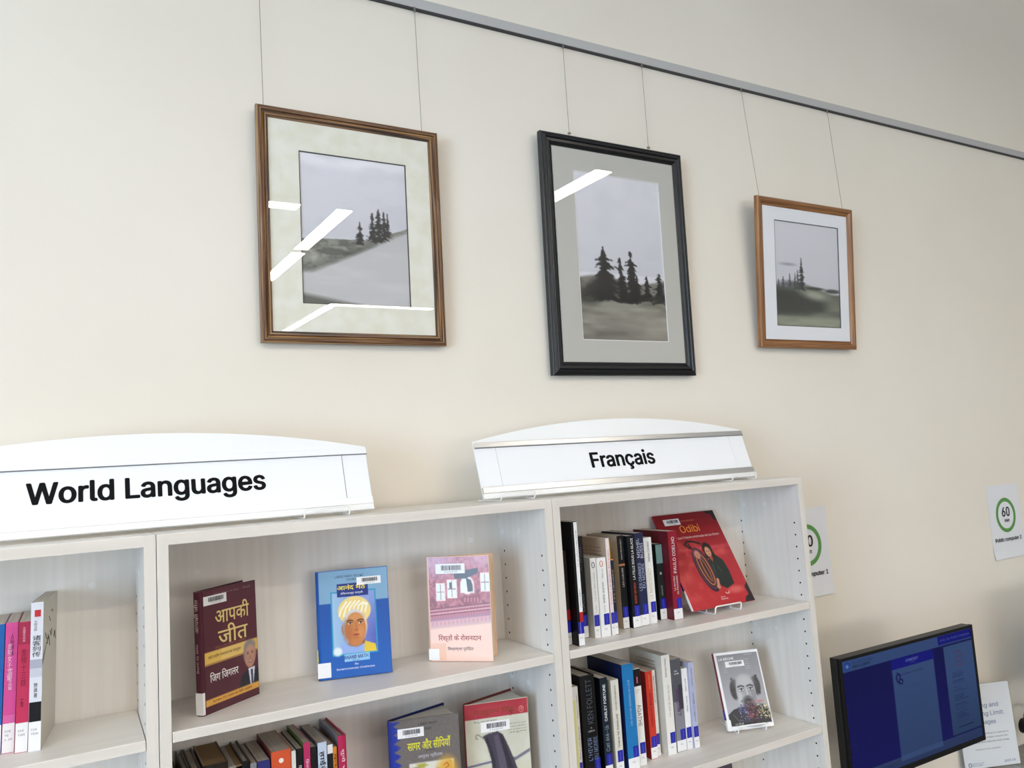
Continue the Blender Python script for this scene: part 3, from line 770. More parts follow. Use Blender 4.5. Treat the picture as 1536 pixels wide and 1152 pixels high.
t, I = book('cream spine between the navy book and the large blue book', (.1756, -.210, Z2), .0220, .14, .2126, cols=('#dcd8cc', '#bdb7a8', '#dcd8cc'), group=G2, sticker='fr')
up(t, I, 'DAVID FOENKINOS', '#77736a', .145, .20, .5, .22); up(t, I, 'Vers la beauté', '#55524b', .06, .135, .5, .28)
t, I = book('large bright blue book with navy cover side and pale lettering', (.2106, -.210, Z2), .0326, .17, .2416, cols=('#2277b4', '#14204e', '#2277b4'), group=G2, sticker='fr')
up(t, I, "LES QUATRE SAISONS DE L'ÉTÉ", '#a9cbe4', .10, .205, .5, .22)
t, I = book('white book with black flowered top, title AGATHE reading down', (.2480, -.202, Z2), .0220, .14, .224, cols=('#e9e6df', '#c2bcb0', '#e9e6df'), group=G2, sticker='fr')
block(t, I, '#1a1416', .183, .223); down(t, I, 'AGATHE', '#4c4038', .09, .14, .5, .5); lettering('author_text', 'Anne Cathrine\nBomann', cmat('#6d665d'), t, (.005, 0, .168), (1, 0, 0), (0, 0, 1), .012, .007, 0, .0007)
block(t, I, '#b05a66', .19, .205, .4, .6, 'flower', .0008)
t, I = book('bright red spine with dark red cover side on lower French shelf', (.2965, -.187, Z2), .0203, .14, .206, cols=('#c93c2e', '#8a1b1d', '#c93c2e'), group=G2, sticker='fr')
up(t, I, 'Christian Bobin', '#e3b04a', .165, .198, .5, .18); up(t, I, 'LE MUGUET ROUGE', '#6e1b18', .075, .155, .5, .28)
t, I = book('thin white book right of the red spine', (.3225, -.178, Z2), .0105, .13, .203, cols=('#e6e3dd', '#cfcabf', '#e6e3dd'), group=G2, sticker='fr')
up(t, I, 'JOYCE MAYNARD', '#6a6660', .125, .19, .5, .38)
t, I = book('tall thick cream book between red and grey photo spines', (.3440, -.194, Z2), .0262, .155, .238, cols=('#e8e4dc', '#cfc9bc', '#e8e4dc'), group=G2, sticker='fr')
up(t, I, 'Gabrielle Filteau', '#55524e', .185, .23, .4, .2); up(t, I, 'Ce que je sais de toi', '#8a867e', .09, .165, .55, .22)
for k in range(4): lettering('blurb_text', 'un roman bouleversant', cmat('#6d665d'), t, (-.0003, .10, .218 - .008 * k), (0, -1, 0), (0, 0, 1), .075, .004, 0, .0004)
t, I = book('grey photographic spine with purple title on lower French shelf', (.3745, -.192, Z2), .0300, .145, .223, cols=('#86858c', '#5a5a60', '#86858c'), group=G2, sticker='fr')
block(t, I, '#57575d', .12, .222, 0.02, .98); block(t, I, '#3f3f45', .10, .16, .55, .98, 'spine_band', .0006)
up(t, I, 'J. BOYFRIEND', '#5a2f66', .085, .15, .5, .4, .01); lettering('author_text', 'FIONA\nREYNARD', cmat('#e6e6ea'), t, (.008, 0, .185), (1, 0, 0), (0, 0, 1), .014, .01, 0.01, .0008)
t, I = book('short clean white spine between grey photo and lavender spines', (.4062, -.192, Z2), .0182, .13, .195, cols=('#eeecec', '#d3d0cc', '#eeecec'), group=G2, sticker='fr')
up(t, I, 'ÉMILE AJAR', '#3b3a3c', .14, .17, .5, .26); up(t, I, 'GROS-CÂLIN', '#3b3a3c', .09, .128, .5, .28)
t, I = book('lavender spine, last upright book on lower French shelf', (.4250, -.198, Z2), .0165, .14, .208, cols=('#b4b8d2', '#a4a6bb', '#b4b8d2'), group=G2, sticker='fr')
up(t, I, 'Stéphane Carlier', '#4c4f66', .15, .195, .5, .26); up(t, I, 'CLARA LIT PROUST', '#4c4f66', .065, .135, .5, .3)

# Chinese books, left bookcase
G3 = 'Chinese books upright on the left bookcase'
Z0 = 1.4649
LN = math.radians(1.6)
t, I = book('deep blue marbled spine at the left photo edge', (-1.0500, -.196, Z0), .0200, .14, .2075, rot=(0, LN, 0), cols=('#1f5fa6', '#17386e', '#1f5fa6'), group=G3, sticker='w')
t, I = book('pink Chinese paperback between blue and crimson spines', (-1.0288, -.196, Z0), .0175, .14, .208, rot=(0, LN, 0), cols=('#cf4f92', '#b83c7c', '#cf4f92'), group=G3, sticker='w', tags=('CHI', 'YE', 'v. 20'))
block(t, I, '#d564a0', .047, .06, name='spine_band')
stack(t, I, '人间词话', '#3a1a3c', .155, .19, .55, .3); stack(t, I, '金陵女子文集', '#f1c9de', .115, .175, .4, .35); stack(t, I, '中国妇女出版', '#f1d6e6', .10, .135, .5, .3)
t, I = book('crimson Chinese paperback with faint red title characters', (-1.0100, -.209, Z0), .0180, .14, .2085, rot=(0, LN, 0), cols=('#bf3358', '#962544', '#bf3358'), group=G3, sticker='w', tags=('CHI', 'YAN'))
block(t, I, '#a52a4c', .172, .2075, name='spine_band'); stack(t, I, '中国著名文学奖', '#e7b4bf', .176, .2, .45, .22); stack(t, I, '金陵十三钗', '#7d1c34', .105, .165, .5, .45); stack(t, I, '严歌苓', '#3b1420', .072, .085, .45, .25)
t, I = book('white Chinese paperback with black band, front of its row', (-.9910, -.216, Z0), .0178, .158, .2385, rot=(0, LN * .7, -math.radians(6.5)), cols=('#d9dae0', '#bdb6a8', '#c4bdae'), group=G3, sticker='w', tags=('CHI', 'YEW'))
block(t, I, '#17171a', .047, .078, name='spine_band'); stack(t, I, '诸客列传', '#26262a', .15, .185, .5, .7)
block(t, I, '#c4343c', .215, .226, .3, .8, 'red_seal', .0007); stack(t, I, '大师文库', '#4a4a50', .192, .209, .4, .28); stack(t, I, '野莽著', '#3a3a40', .085, .108, .5, .3)
block(t, I, '#a7a8b6', .132, .146, .02, .98, 'ink_wash', .0006); block(t, I, '#c4c5cf', .118, .132, .02, .98, 'ink_wash', .0006)
mb = MB()
for k in range(7):
    a = random.uniform(.02, .12); z = random.uniform(.16, .215)
    mb.tube([(.0181, a, z), (.0181, a + .012, z + random.uniform(-.012, .012)), (.0181, a + .02, z + random.uniform(-.016, .016))], .0006, 5)
mb.build('brush_strokes', cmat('#54504a'), t)
mb = MB(); mb.add([(.0182, .0, .145), (.0182, .052, .172), (.0182, .0, .135)], [(0, 2, 1)]); mb.build('ink_wash', cmat('#4a473f'), t)

# Hindi row, middle bookcase lower shelf
G4 = 'Hindi books upright on the lower shelf of the middle bookcase'
rowh = [  # x, w, top z, y, spine, left, hard, label, depth
    (-.7795, .020, 1.3560, -.20, '#5a4c42', '#4a3d35', 1, 'brownish book at the far left of the Hindi spine row', .13),
    (-.7560, .012, 1.3740, -.20, '#33211f', '#2b1a18', 1, 'narrow dark brown book second in the Hindi spine row', .13),
    (-.7425, .016, 1.3740, -.20, '#2c1c1c', '#24100f', 1, 'dark maroon book just left of the tan topped book', .13),
    (-.7223, .0425, 1.3754, -.20, '#2a211a', '#8c7355', 1, 'very thick book with tan brown top pages in Hindi row', .135),
    (-.6790, .0130, 1.3642, -.20, '#97918a', '#8a857f', 0, 'narrow grey book right of the very thick tan one', .13),
    (-.6551, .0145, 1.3680, -.20, '#101013', '#0d0d10', 1, 'black hardback with grey page top in Hindi row', .135),
    (-.6404, .0112, 1.3610, -.20, '#86868c', '#3a3128', 0, 'slim grey spine right of the black hardback', .13),
    (-.6278, .0228, 1.3617, -.20, '#2e2f6e', '#5e2a2a', 0, 'navy violet book left of the orange spine', .13),
    (-.6024, .0360, 1.3726, -.20, '#cf5530', '#7a2c22', 0, 'thick orange red book with white emblem in Hindi row', .14),
    (-.5650, .0080, 1.3667, -.20, '#dcd6cb', '#b7b1a6', 0, 'thin cream spine right of the thick orange book', .13),
    (-.5555, .0118, 1.3682, -.20, '#121214', '#1c1c1e', 0, 'black spine between cream and magenta books', .13),
    (-.5419, .0126, 1.3762, -.20, '#b52f5d', '#58662f', 0, 'magenta spine with Hindi title, middle of the row', .14),
    (-.5283, .0108, 1.3658, -.20, '#17171a', '#3b3b3d', 0, 'black spine left of the pale blue book', .13),
    (-.5146, .0172, 1.3702, -.20, '#bfcbdc', '#8c8f96', 0, 'pale blue spine with black Hindi title', .14),
    (-.4963, .0108, 1.3640, -.20, '#191a1d', '#232326', 0, 'black spine with a white top patch beside orange one', .13),
    (-.4852, .0074, 1.3563, -.20, '#d28332', '#a3622a', 0, 'thin orange spine near the right end of Hindi row', .12),
    (-.4745, .0160, 1.3750, -.20, '#b3264f', '#7f7b83', 1, 'crimson spined tall hardback at right end of Hindi row', .145)]
for x, ww, zt, y, sp, lf, hd, lb, dp in rowh:
    t, I = book(lb, (x, y, 1.1501), ww, dp, zt - 1.1501, cols=(sp, lf, sp), hard=bool(hd), pages='#b9b0a2', group=G4)
    H = zt - 1.1501
    if 'orange red' in lb:
        mb = MB(); mb.disc((.018, -.0005, H - .018), .0045, (0, -1, 0), 16, th=.0005); mb.build('round_emblem', cmat('#f0e4da'), t)
        lettering('title_text', 'आंगन', cmat('#5a1b12'), t, (.028, 0, H - .065), (0, 0, 1), (-1, 0, 0), .03, .012, 0.01, .0007)
    if 'magenta' in lb: down(t, I, 'िहमाचल की कथा', '#f0d9e0', H - .10, H - .03, .5, .5)
    if 'pale blue' in lb: down(t, I, 'हाईवे', '#1b1c22', H - .055, H - .016, .5, .7, .01)
    if 'crimson' in lb: down(t, I, 'सुनो भई', '#f0d9e0', H - .075, H - .025, .5, .55)
    if 'white top patch' in lb: block(t, I, '#dedad6', H - .018, H - .001)
    if lb.startswith('thin orange'): down(t, I, 'कथा', '#5a2b10', H - .05, H - .012, .5, .6)
    if 'very thick' in lb:
        mb = MB(); mb.box((.0015, .004, H - .0038), (.041, .132, H - .0012)); mb.build('brown_top_edge', cmat('#8d7350', .85), t)

# ------------------------------------------------------------------ face-out books
def barcode(t, O, U, V, w_, h_, rounded=False):
    U = Vector(U); V = Vector(V); N = U.cross(V); O = Vector(O)
    mb = MB()
    A = O + N * .0003
    vs = [A, A + U * w_, A + U * w_ + V * h_, A + V * h_]; mb.add(vs + [v - N * .0003 for v in vs], [(0, 1, 2, 3), (4, 7, 6, 5), (0, 4, 5, 1), (1, 5, 6, 2), (2, 6, 7, 3), (3, 7, 4, 0)])
    b = mb.build('barcode_label', STICK_W, t)
    mb = MB(); x = .2; r = random.Random(int(w_ * 1e5))
    while x < .86:
        ww = r.choice((.012, .018, .026)); 
        q = O + N * .0006
        p = [q + U * (w_ * x) + V * (h_ * .34), q + U * (w_ * (x + ww)) + V * (h_ * .34), q + U * (w_ * (x + ww)) + V * (h_ * .84), q + U * (w_ * x) + V * (h_ * .84)]
        mb.add(p, [(0, 1, 2, 3)]); x += ww + r.choice((.008, .013, .02))
    mb.build('barcode_bars', cmat('#3b3b42'), b)
    lettering('barcode_digits', '3 1114 00', cmat('#5a5a60'), b, O + U * (w_ * .3) + V * (h_ * .12) + N * .0003, U, V, w_ * .45, h_ * .14, 0, .0003)
    return b

XU, ZU = (1, 0, 0), (0, 0, 1)
def ft(t, s, col, u0_, v0, u1, v1, W, H, bold=0.0, name='title_text'):
    """text on a front cover in u,v fractions (v from the top)"""
    return lettering(name, s, cmat(col), t, (u0_ * W, 0, (1 - v1) * H), XU, ZU, (u1 - u0_) * W, (v1 - v0) * H, bold, .0007)
def wrap_label(t, I, z0, z1, u1, m=STICK_W):
    """sticker wrapped from spine onto the front cover"""
    w_ = I['w']; b = I['bul'] + .0005
    mb = MB(); mb.box((-b, -.0004, z0), (0.0002, w_ * .98, z1)); mb.box((-b, -.0006, z0), (u1, 0.0002, z1)); return mb.build('shelf_label', m, t)
CP = print_mat('cover_print', .3)
G5 = 'books displayed face-out on the middle bookcase'

# --- maroon self-help book
W, H = .141, .2184
t, I = book('maroon Hindi book with yellow band and suited man, standing face-out far left', (-.7226, -.2263, 1.4689), .016, W, H, rot=(-math.radians(1.0), 0, math.radians(36.5)), cols=('#4f2430', '#4f2430', '#522631'), hard=True, face=True, alpha=math.radians(7), group=G5, rough=.25)
p = Pic(105, 162, '#4e222c'); p.put(np.clip(p.noise(3, 4, 1) - .3, 0, .4), '#62303a'); p.ell(.5, .35, .5, .3, '#651f2b', .35, .9)
p.rect(0, .505, 1, .603, '#e2bb5c'); p.rect(.3, .505, .8, .603, '#f0d084', .5); p.rect(0, .607, 1, .612, '#c99a48'); p.rect(0, .885, 1, .94, '#dda54c')
p.poly([(.62, .885), (.66, .80), (.76, .755), (.9, .745), (1, .77), (1, .885)], '#23222c'); p.poly([(.80, .75), (.93, .745), (.89, .885), (.83, .885)], '#e6e6ee'); p.poly([(.845, .765), (.885, .765), (.885, .885), (.85, .885)], '#2c3a66')
p.ell(.84, .63, .115, .115, '#b98a74', 1, .05); p.ell(.84, .56, .112, .055, '#8f8784', 1, .2); p.ell(.73, .62, .02, .05, '#8d8480', .8, .3); p.ell(.85, .60, .085, .05, '#c4957e', 1, .3)
for e in (.80, .885): p.ell(e, .622, .018, .006, '#3a2620', .9, .3); p.ell(e, .607, .026, .005, '#7a5e52', .8, .4)
p.ell(.845, .655, .018, .022, '#a87560', .8, .5); p.ell(.85, .69, .042, .011, '#7c3b38', .9, .3); p.ell(.85, .688, .034, .005, '#efe2da', .9, .3); p.ell(.95, .63, .02, .03, '#ad7c68', .9, .3)
p.build('front_print', CP, t, (.006, -.0001, 0.001), XU, ZU, W - .007, H - .002)
ft(t, 'आपकी', '#e6cf86', .24, .145, .86, .295, W, H, .01); ft(t, 'जीत', '#e6cf86', .28, .315, .82, .475, W, H, .01)
ft(t, 'पाएँ असीम सफलता का फार्मूला', '#4a2418', .1, .535, .68, .572, W, H); ft(t, 'िजग िजगलर', '#f0ece8', .12, .675, .62, .755, W, H, .01)
ft(t, 'BORN TO WIN का िहंदी अनुवाद', '#4a2418', .16, .897, .86, .926, W, H); ft(t, 'कोर्स ऑफ़ िविनंग टु सक्सेस', '#b06e4c', .22, .478, .78, .498, W, H); ft(t, '"The Best of Zig" - िहन्दी', '#9c8276', .22, .035, .9, .055, W, H)
barcode(t, (.05 * W, -.0006, .875 * H), XU, ZU, .40 * W, .075 * H)
lettering('spine_title', 'आपकी जीत', cmat('#c7a8a4'), t, (-.0026, .004, .205), (0, 0, -1), (0, -1, 0), .075, .010, 0, .0006) if False else None
up(t, I, 'Born to Win', '#c9a9a4', .075, .125, .5, .3); up(t, I, 'आपकी जीत', '#c9b0aa', .145, .205, .5, .6)
wrap_label(t, I, .002, .040, .004)

# --- blue large print book with portrait
W, H = .1476, .2154
t, I = book('bright blue large print book with painted turbaned man portrait', (-.4903, -.1385, 1.4702), .014, W, H, rot=(-math.radians(5.7), 0, math.radians(-15.2)), cols=('#174a96', '#1c57a8', '#1c57a8'), hard=True, face=True, group=G5, rough=.25)
p = Pic(126, 183, '#1d5aac'); p.vgrad(.3, 1, '#16509f', '#1b5db0'); p.rect(0, 0, 1, .308, '#7ea5c2')
p.rect(.165, .20, .815, .80, '#2a93b4'); p.rect(.185, .215, .795, .785, '#7f93cc')
m = (p.u > .185) & (p.u < .795) & (p.v > .215) & (p.v < .785)
p.put(m * np.clip(1.4 - p.u * 2.4, 0, 1), '#9cc0d8'); p.put(m * np.clip((p.u - .5) * 2.5, 0, 1) * np.clip((p.v - .3) * 3, 0, 1), '#4348a4'); p.put(m * np.clip((p.noise(5, 6, 4) - .5) * 3, 0, 1) * .5, '#a9b4e0')
p.poly([(.2, .785), (.24, .72), (.38, .68), (.60, .68), (.76, .72), (.795, .785)], '#8fa9dc'); p.poly([(.62, .68), (.78, .72), (.795, .785), (.62, .785)], '#e3c03c'); p.ell(.24, .76, .06, .04, '#e9ebe6', .9, .3)
p.poly([(.39, .60), (.62, .60), (.63, .70), (.52, .745), (.40, .70)], '#8a4f2c'); p.ell(.49, .72, .13, .03, '#8fa9dc', .9, .3); p.ell(.50, .695, .10, .03, '#a25e34', 1, .3)
p.ell(.335, .56, .03, .05, '#b06a3c', 1, .2); p.ell(.665, .53, .02, .045, '#c07a48', 1, .2)
p.ell(.50, .392, .235, .135, '#e9cf82', 1, .03)
for k in range(7):
    a0 = .27 + .062 * k; p.line([(a0 + .01, .45 - .010 * abs(k - 2)), (a0 + .045, .37 - .006 * k), (min(.66, a0 + .12), .305 + .012 * max(0, k - 3))], .010, '#f3efe4', .95)
p.ell(.50, .545, .172, .165, '#cfc9c8', 1, .06); p.ell(.36, .56, .035, .09, '#8d8a90', .8, .4)
p.ell(.505, .565, .150, .155, '#c47c46', 1, .04); p.ell(.40, .59, .06, .09, '#a35c34', .55, .5); p.ell(.52, .455, .10, .035, '#cf9058', .9, .4); p.ell(.58, .60, .05, .05, '#d68f58', .7, .5)
for e in (.43, .58):
    p.line([(e - .045, .487), (e, .478), (e + .04, .487)], .008, '#3b241c', .9); p.ell(e, .508, .03, .011, '#efe0d0', .9, .2); p.ell(e + .003, .508, .012, .011, '#20140f', 1, .2); p.line([(e - .032, .503), (e, .497), (e + .032, .505)], .005, '#3b1e14', .9)
p.line([(.51, .50), (.52, .565)], .008, '#a35e34', .6); p.ell(.515, .575, .03, .012, '#a85f38', .8, .4); p.ell(.51, .618, .045, .009, '#9c3f34', 1, .3); p.ell(.51, .645, .05, .012, '#a8643a', .5, .5)
p.rect(.26, .13, .71, .255, '#1a2f7c'); p.rect(.33, .79, .69, .86, '#8fc0e4')
p.build('front_print', CP, t, (.005, -.0001, 0.001), XU, ZU, W - .006, H - .002)
ft(t, 'LARGE PRINT BOOKS', '#1d2a4c', .26, .052, .66, .074, W, H); ft(t, 'HINDI', '#1d2a4c', .42, .086, .56, .105, W, H)
ft(t, 'आनंद मठ', '#e8d64c', .285, .142, .68, .195, W, H, .02); ft(t, 'बंिकमचन्द्र चटर्जी', '#e9ebf4', .33, .212, .64, .24, W, H)
ft(t, 'ANAND MATH', '#1c2b74', .345, .802, .675, .835, W, H, .01); ft(t, '(Novel)', '#1c2b74', .46, .842, .55, .855, W, H); ft(t, 'By', '#e9ebf4', .49, .875, .54, .895, W, H); ft(t, 'Bankimchander Chatterjee', '#e9ebf4', .24, .91, .76, .932, W, H)
barcode(t, (.56 * W, -.0006, .845 * H), XU, ZU, .34 * W, .072 * H)
wrap_label(t, I, .004, .033, .024)
block(t, I, '#d8cf3c', .035, .06, .05, .95, 'large_print_sticker'); lettering('sticker_text', 'LP', cmat('#1b1b1b'), t, (-.0028, .012, .041), (0, -1, 0), ZU, .009, .012, .02, .0007)

# --- pink Hindi novel with carved windows
W, H = .143, .2213
t, I = book('pink and peach Hindi novel with carved palace windows, slightly open', (-.2509, -.1485, 1.4695), .012, W, H, rot=(-math.radians(2.0), 0, math.radians(-43.6)), cols=('#cfa08c', '#e0b89a', '#ecc6b2'), hard=True, face=True, alpha=math.radians(17), pages='#e6d3b0', group=G5, rough=.25)
p = Pic(117, 168, '#edc6b4')
p.rect(0, 0, 1, .60, '#a8545c'); n = p.noise(26, 40, 3); p.put((p.v < .6) * np.clip((n - .45) * 4, 0, 1) * .6, '#c87e84'); p.put((p.v < .6) * np.clip((p.noise(20, 30, 8) - .52) * 5, 0, 1) * .7, '#6b2c38')
p.ell(.1, .05, .35, .12, '#c7a8c4', .7, .7); p.ell(.9, .03, .25, .08, '#d0a8b8', .6, .7)
for a, b, c, d in ((.13, .265, .255, .415), (.315, .235, .45, .39), (.865, .175, .99, .335)):
    p.rect(a - .015, b - .012, c + .015, d + .012, '#e8cdc6'); p.rect(a, b, c, d, '#d9e0da'); p.rect(a, (b + d) / 2 - .004, c, (b + d) / 2 + .004, '#8a4a50'); p.rect((a + c) / 2 - .006, b, (a + c) / 2 + .006, d, '#9c6a6c')
p.rect(.345, .25, .38, .31, '#5a3038'); p.ell(.635, .28, .115, .09, '#e0c4bc', 1, .05); p.rect(.52, .28, .75, .355, '#e0c4bc'); p.ell(.63, .28, .095, .075, '#dfe8e2', 1, .05); p.rect(.535, .28, .725, .345, '#dfe8e2'); p.poly([(.62, .205), (.70, .23), (.725, .28), (.725, .34), (.64, .345)], '#33323c')
p.poly([(.42, .185), (.44, .15), (.82, .115), (.82, .165), (.62, .215), (.44, .215)], '#3a3440')
p.poly([(.48, .40), (.85, .365), (.83, .44), (.58, .47)], '#8c3440'); p.put(((p.v > .40) & (p.v < .44) & (p.u > .55) & (p.u < .83)) * ((np.sin(p.u * 120) > 0) * .6), '#d88a90')
sl = -.055 * p.u
for k, c in enumerate(('#7a3040', '#c9868c', '#8c3c4a', '#d8989c', '#7a3040')):
    v0 = .50 + .016 * k; p.put(((p.v > v0 + sl) & (p.v < v0 + .014 + sl)).astype(float), c)
p.put(((p.v > .575 + sl) & (p.v < .70 + sl)).astype(float), '#8a5a7c'); p.put(np.clip((p.v - (.58 + sl)) * 7, 0, 1), '#eec8b6')
tooth = (np.abs(((p.u * 22) % 1) - .5) * 2); p.put(((p.v > .575 + sl) & (p.v < .575 + sl + .05 * (1 - tooth))).astype(float), '#c07078')
tooth = (np.abs(((p.u * 15 + .3) % 1) - .5) * 2); p.put(((p.v > .625 + sl) & (p.v < .63 + sl + .06 * (1 - tooth))).astype(float) * .8, '#dca4a4')
p.rect(0, .83, .25, .99, '#e6b090', .6)
p.build('front_print', CP, t, (.004, -.0001, 0.001), XU, ZU, W - .005, H - .002)
ft(t, 'िरश्तों के रोशनदान', '#9c2c38', .15, .745, .83, .82, W, H, .01); ft(t, 'िवश्वम्भर पुरोिहत', '#55303a', .29, .862, .70, .905, W, H, .008)
barcode(t, (.145 * W, -.0006, .835 * H), XU, ZU, .47 * W, .095 * H)
wrap_label(t, I, .003, .026, .022)

# --- grey large print book (lower shelf)
W, H = .146, .2215
t, I = book('grey Hindi large print book with blue zigzag spine, standing open, lower shelf', (-.3615, -.1735, 1.1502), .013, W, H, rot=(0, 0, math.radians(-16.8)), cols=('#22307e', '#1b2250', '#6f6864'), hard=True, face=True, alpha=math.radians(31), pages='#cfcac0', group=G5)
p = Pic(86, 120, '#6c6561'); p.put(np.clip((p.noise(60, 80, 1) - .4) * 2, 0, 1) * .5, '#837c78')
p.rect(0, 0, .045, 1, '#22307e')
for k in range(14):
    v0 = .01 + .0778 * k; p.poly([(.04, v0), (.17, v0 + .005), (.065, v0 + .039), (.17, v0 + .078), (.04, v0 + .078)], '#26379a')
p.rect(.27, .40, .90, .94, '#e3e0da'); p.rect(.29, .41, .88, .93, '#d9d6c8'); p.put(((p.u > .29) & (p.u < .88) & (p.v > .41) & (p.v < .93)) * np.clip((p.noise(9, 14, 5) - .45) * 5, 0, 1), '#a9a24a')
p.ell(.8, .5, .14, .12, '#dba53c', .9, .4); p.ell(.55, .60, .20, .10, '#2b1c1c', 1, .15); p.ell(.36, .47, .06, .03, '#3b3038', .9, .4); p.ell(.83, .55, .03, .05, '#c9683a', .9, .3); p.ell(.57, .72, .12, .1, '#8a5a42', 1, .15); p.line([(.76, .45), (.80, .43), (.83, .46), (.78, .48)], .006, '#b5552c')
p.build('front_print', CP, t, (.001, -.0001, 0.001), XU, ZU, W - .002, H - .002)
ft(t, 'LARGE PRINT', '#26242c', .42, .045, .69, .065, W, H); ft(t, 'HINDI', '#26242c', .49, .092, .61, .112, W, H)
ft(t, 'सागर और सीिपयाँ', '#d9d23c', .255, .19, .87, .285, W, H, .02); ft(t, '(उपन्यास)', '#2c2a30', .5, .292, .64, .31, W, H); ft(t, 'अमृता प्रीतम', '#c4c0c6', .395, .325, .745, .37, W, H)
barcode(t, (.125 * W, -.0006, .835 * H), XU, ZU, .37 * W, .085 * H)
up(t, I, 'LARGE PRINT HINDI', '#aab2e0', .15, .20, .5, .3); up(t, I, 'उपन्यास', '#d86a4c', .09, .13, .5, .4)

# --- red and ivory book with cloaked figure (lower shelf)
W, H = .1425, .221
t, I = book('red and ivory Hindi book with dark cloaked figure, standing open, lower shelf', (-.1903, -.176, 1.1502), .012, W, H, rot=(0, 0, math.radians(-15.5)), cols=('#7c1f28', '#6a2a26', '#c9c6b4'), hard=True, face=True, alpha=math.radians(30), pages='#d9d5cb', group=G5)
p = Pic(86, 120, '#c6c4b2'); p.put(np.clip(p.noise(4, 6, 2) - .4, 0, .4), '#dedcce'); p.rect(0, 0, 1, .148, '#a83440'); p.put((p.v < .148) * np.clip(p.noise(6, 20, 4) - .45, 0, .4), '#c24a54')
p.line([(0, .585), (.35, .565), (.75, .56)], .012, '#4b4a72', .9); p.line([(.75, .57), (1, .50)], .02, '#6a6478', .9); p.put(((p.v > .6)) * .5, '#cdc6ae')
p.poly([(.265, .315), (.36, .295), (.50, .285), (.58, .32), (.66, .44), (.74, .58), (.84, .78), (.92, 1), (.36, 1), (.40, .76), (.385, .56), (.36, .44), (.31, .38)], '#46404c')
p.poly([(.44, .33), (.50, .31), (.60, .55), (.66, .95), (.56, .95), (.50, .6)], '#5f5866', .8); p.poly([(.52, .30), (.58, .34), (.72, .66), (.80, .95), (.74, .95), (.62, .6)], '#2d2932', .8); p.poly([(.30, .34), (.34, .32), (.44, .55), (.46, .9), (.42, .9), (.38, .55)], '#302c36', .8)
p.line([(.185, .335), (.16, .325), (.165, .30), (.19, .292), (.22, .305), (.29, .345)], .008, '#8a8272', 1)
p.line([(.28, .66), (.30, .70), (.34, .68)], .015, '#3b3a30', .8)
p.line([(.70, .115), (.735, .10), (.74, .135), (.72, .15)], .006, '#5c1820', .9)
p.build('front_print', CP, t, (.001, -.0001, 0.001), XU, ZU, W - .002, H - .002)
ft(t, 'मतरूपय िहंदू', '#7a4a2c', .14, .055, .80, .125, W, H); ft(t, 'िहन्दू धर्म का स्वरूप', '#5b6a66', .14, .165, .50, .19, W, H)
for k, s in enumerate(('दूसरे देशों का महान', 'और हमारा स्वाभिमान', 'भारत का िहन्दू सत्य है', 'अरुण')): ft(t, s, '#6a6a66', .66, .225 + .028 * k, .96, .241 + .028 * k, W, H, name='blurb_text')
barcode(t, (.245 * W, -.0006, .72 * H), XU, ZU, .45 * W, .095 * H)
mb = MB(); mb.tube([(.127 + .005 * math.cos(a), -.0006, .198 + .0065 * math.sin(a)) for a in [2 * PI * k / 14 for k in range(15)]], .0005, 6); mb.build('ring_mark', cmat('#d9a08c'), t)
ft(t, 'उ', '#d9a08c', .875, .085, .91, .115, W, H)

# --- large red picture book on wire stand (French upper shelf)
W, H = .2145, .2707
t, I = book('large thin bright red picture book leaning back on a wire stand', (.4435, -.2125, 1.4838), .005, W, H, rot=(-math.radians(29.9), 0, math.radians(-1.0)), cols=('#a02a34', '#a02a34', '#b5242c'), face=True, group='books displayed face-out on the right bookcase', rough=.28)
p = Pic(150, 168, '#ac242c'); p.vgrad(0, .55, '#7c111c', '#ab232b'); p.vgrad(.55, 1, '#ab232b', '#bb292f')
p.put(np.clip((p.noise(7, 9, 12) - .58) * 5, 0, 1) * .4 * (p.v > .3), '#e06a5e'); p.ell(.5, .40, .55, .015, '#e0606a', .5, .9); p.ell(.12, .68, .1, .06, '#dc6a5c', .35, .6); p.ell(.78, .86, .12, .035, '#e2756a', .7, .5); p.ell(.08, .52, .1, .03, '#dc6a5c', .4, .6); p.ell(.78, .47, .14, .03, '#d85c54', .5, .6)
p.poly([(.83, 0), (1, 0), (1, .13), (.94, .10), (.93, .05), (.86, .03)], '#211c1e'); p.poly([(.93, .85), (1, .80), (1, 1), (.84, 1), (.88, .95), (.94, .93)], '#231d20')
p.line([(.36, .385), (.30, .34), (.36, .31), (.46, .32), (.55, .35)], .012, '#241818', 1); p.line([(.36, .34), (.40, .42), (.38, .50)], .01, '#241818', 1)
# woman in dark jacket
p.poly([(.53, .56), (.60, .50), (.70, .48), (.79, .55), (.81, .66), (.80, .80), (.66, .84), (.58, .80), (.56, .68)], '#1f2722'); p.ell(.62, .42, .075, .075, '#17120f', 1, .08); p.poly([(.555, .42), (.69, .42), (.71, .53), (.62, .50), (.54, .52)], '#17120f'); p.ell(.615, .445, .045, .055, '#c99070', 1, .12); p.ell(.60, .44, .007, .006, '#3a2018'); p.ell(.632, .44, .007, .006, '#3a2018'); p.ell(.615, .475, .015, .005, '#9c4a3c'); p.poly([(.60, .50), (.65, .50), (.62, .56)], '#b04a3a'); p.line([(.60, .58), (.57, .74)], .006, '#3f6a44', .8); p.line([(.66, .60), (.69, .66)], .005, '#3f6a44', .8)
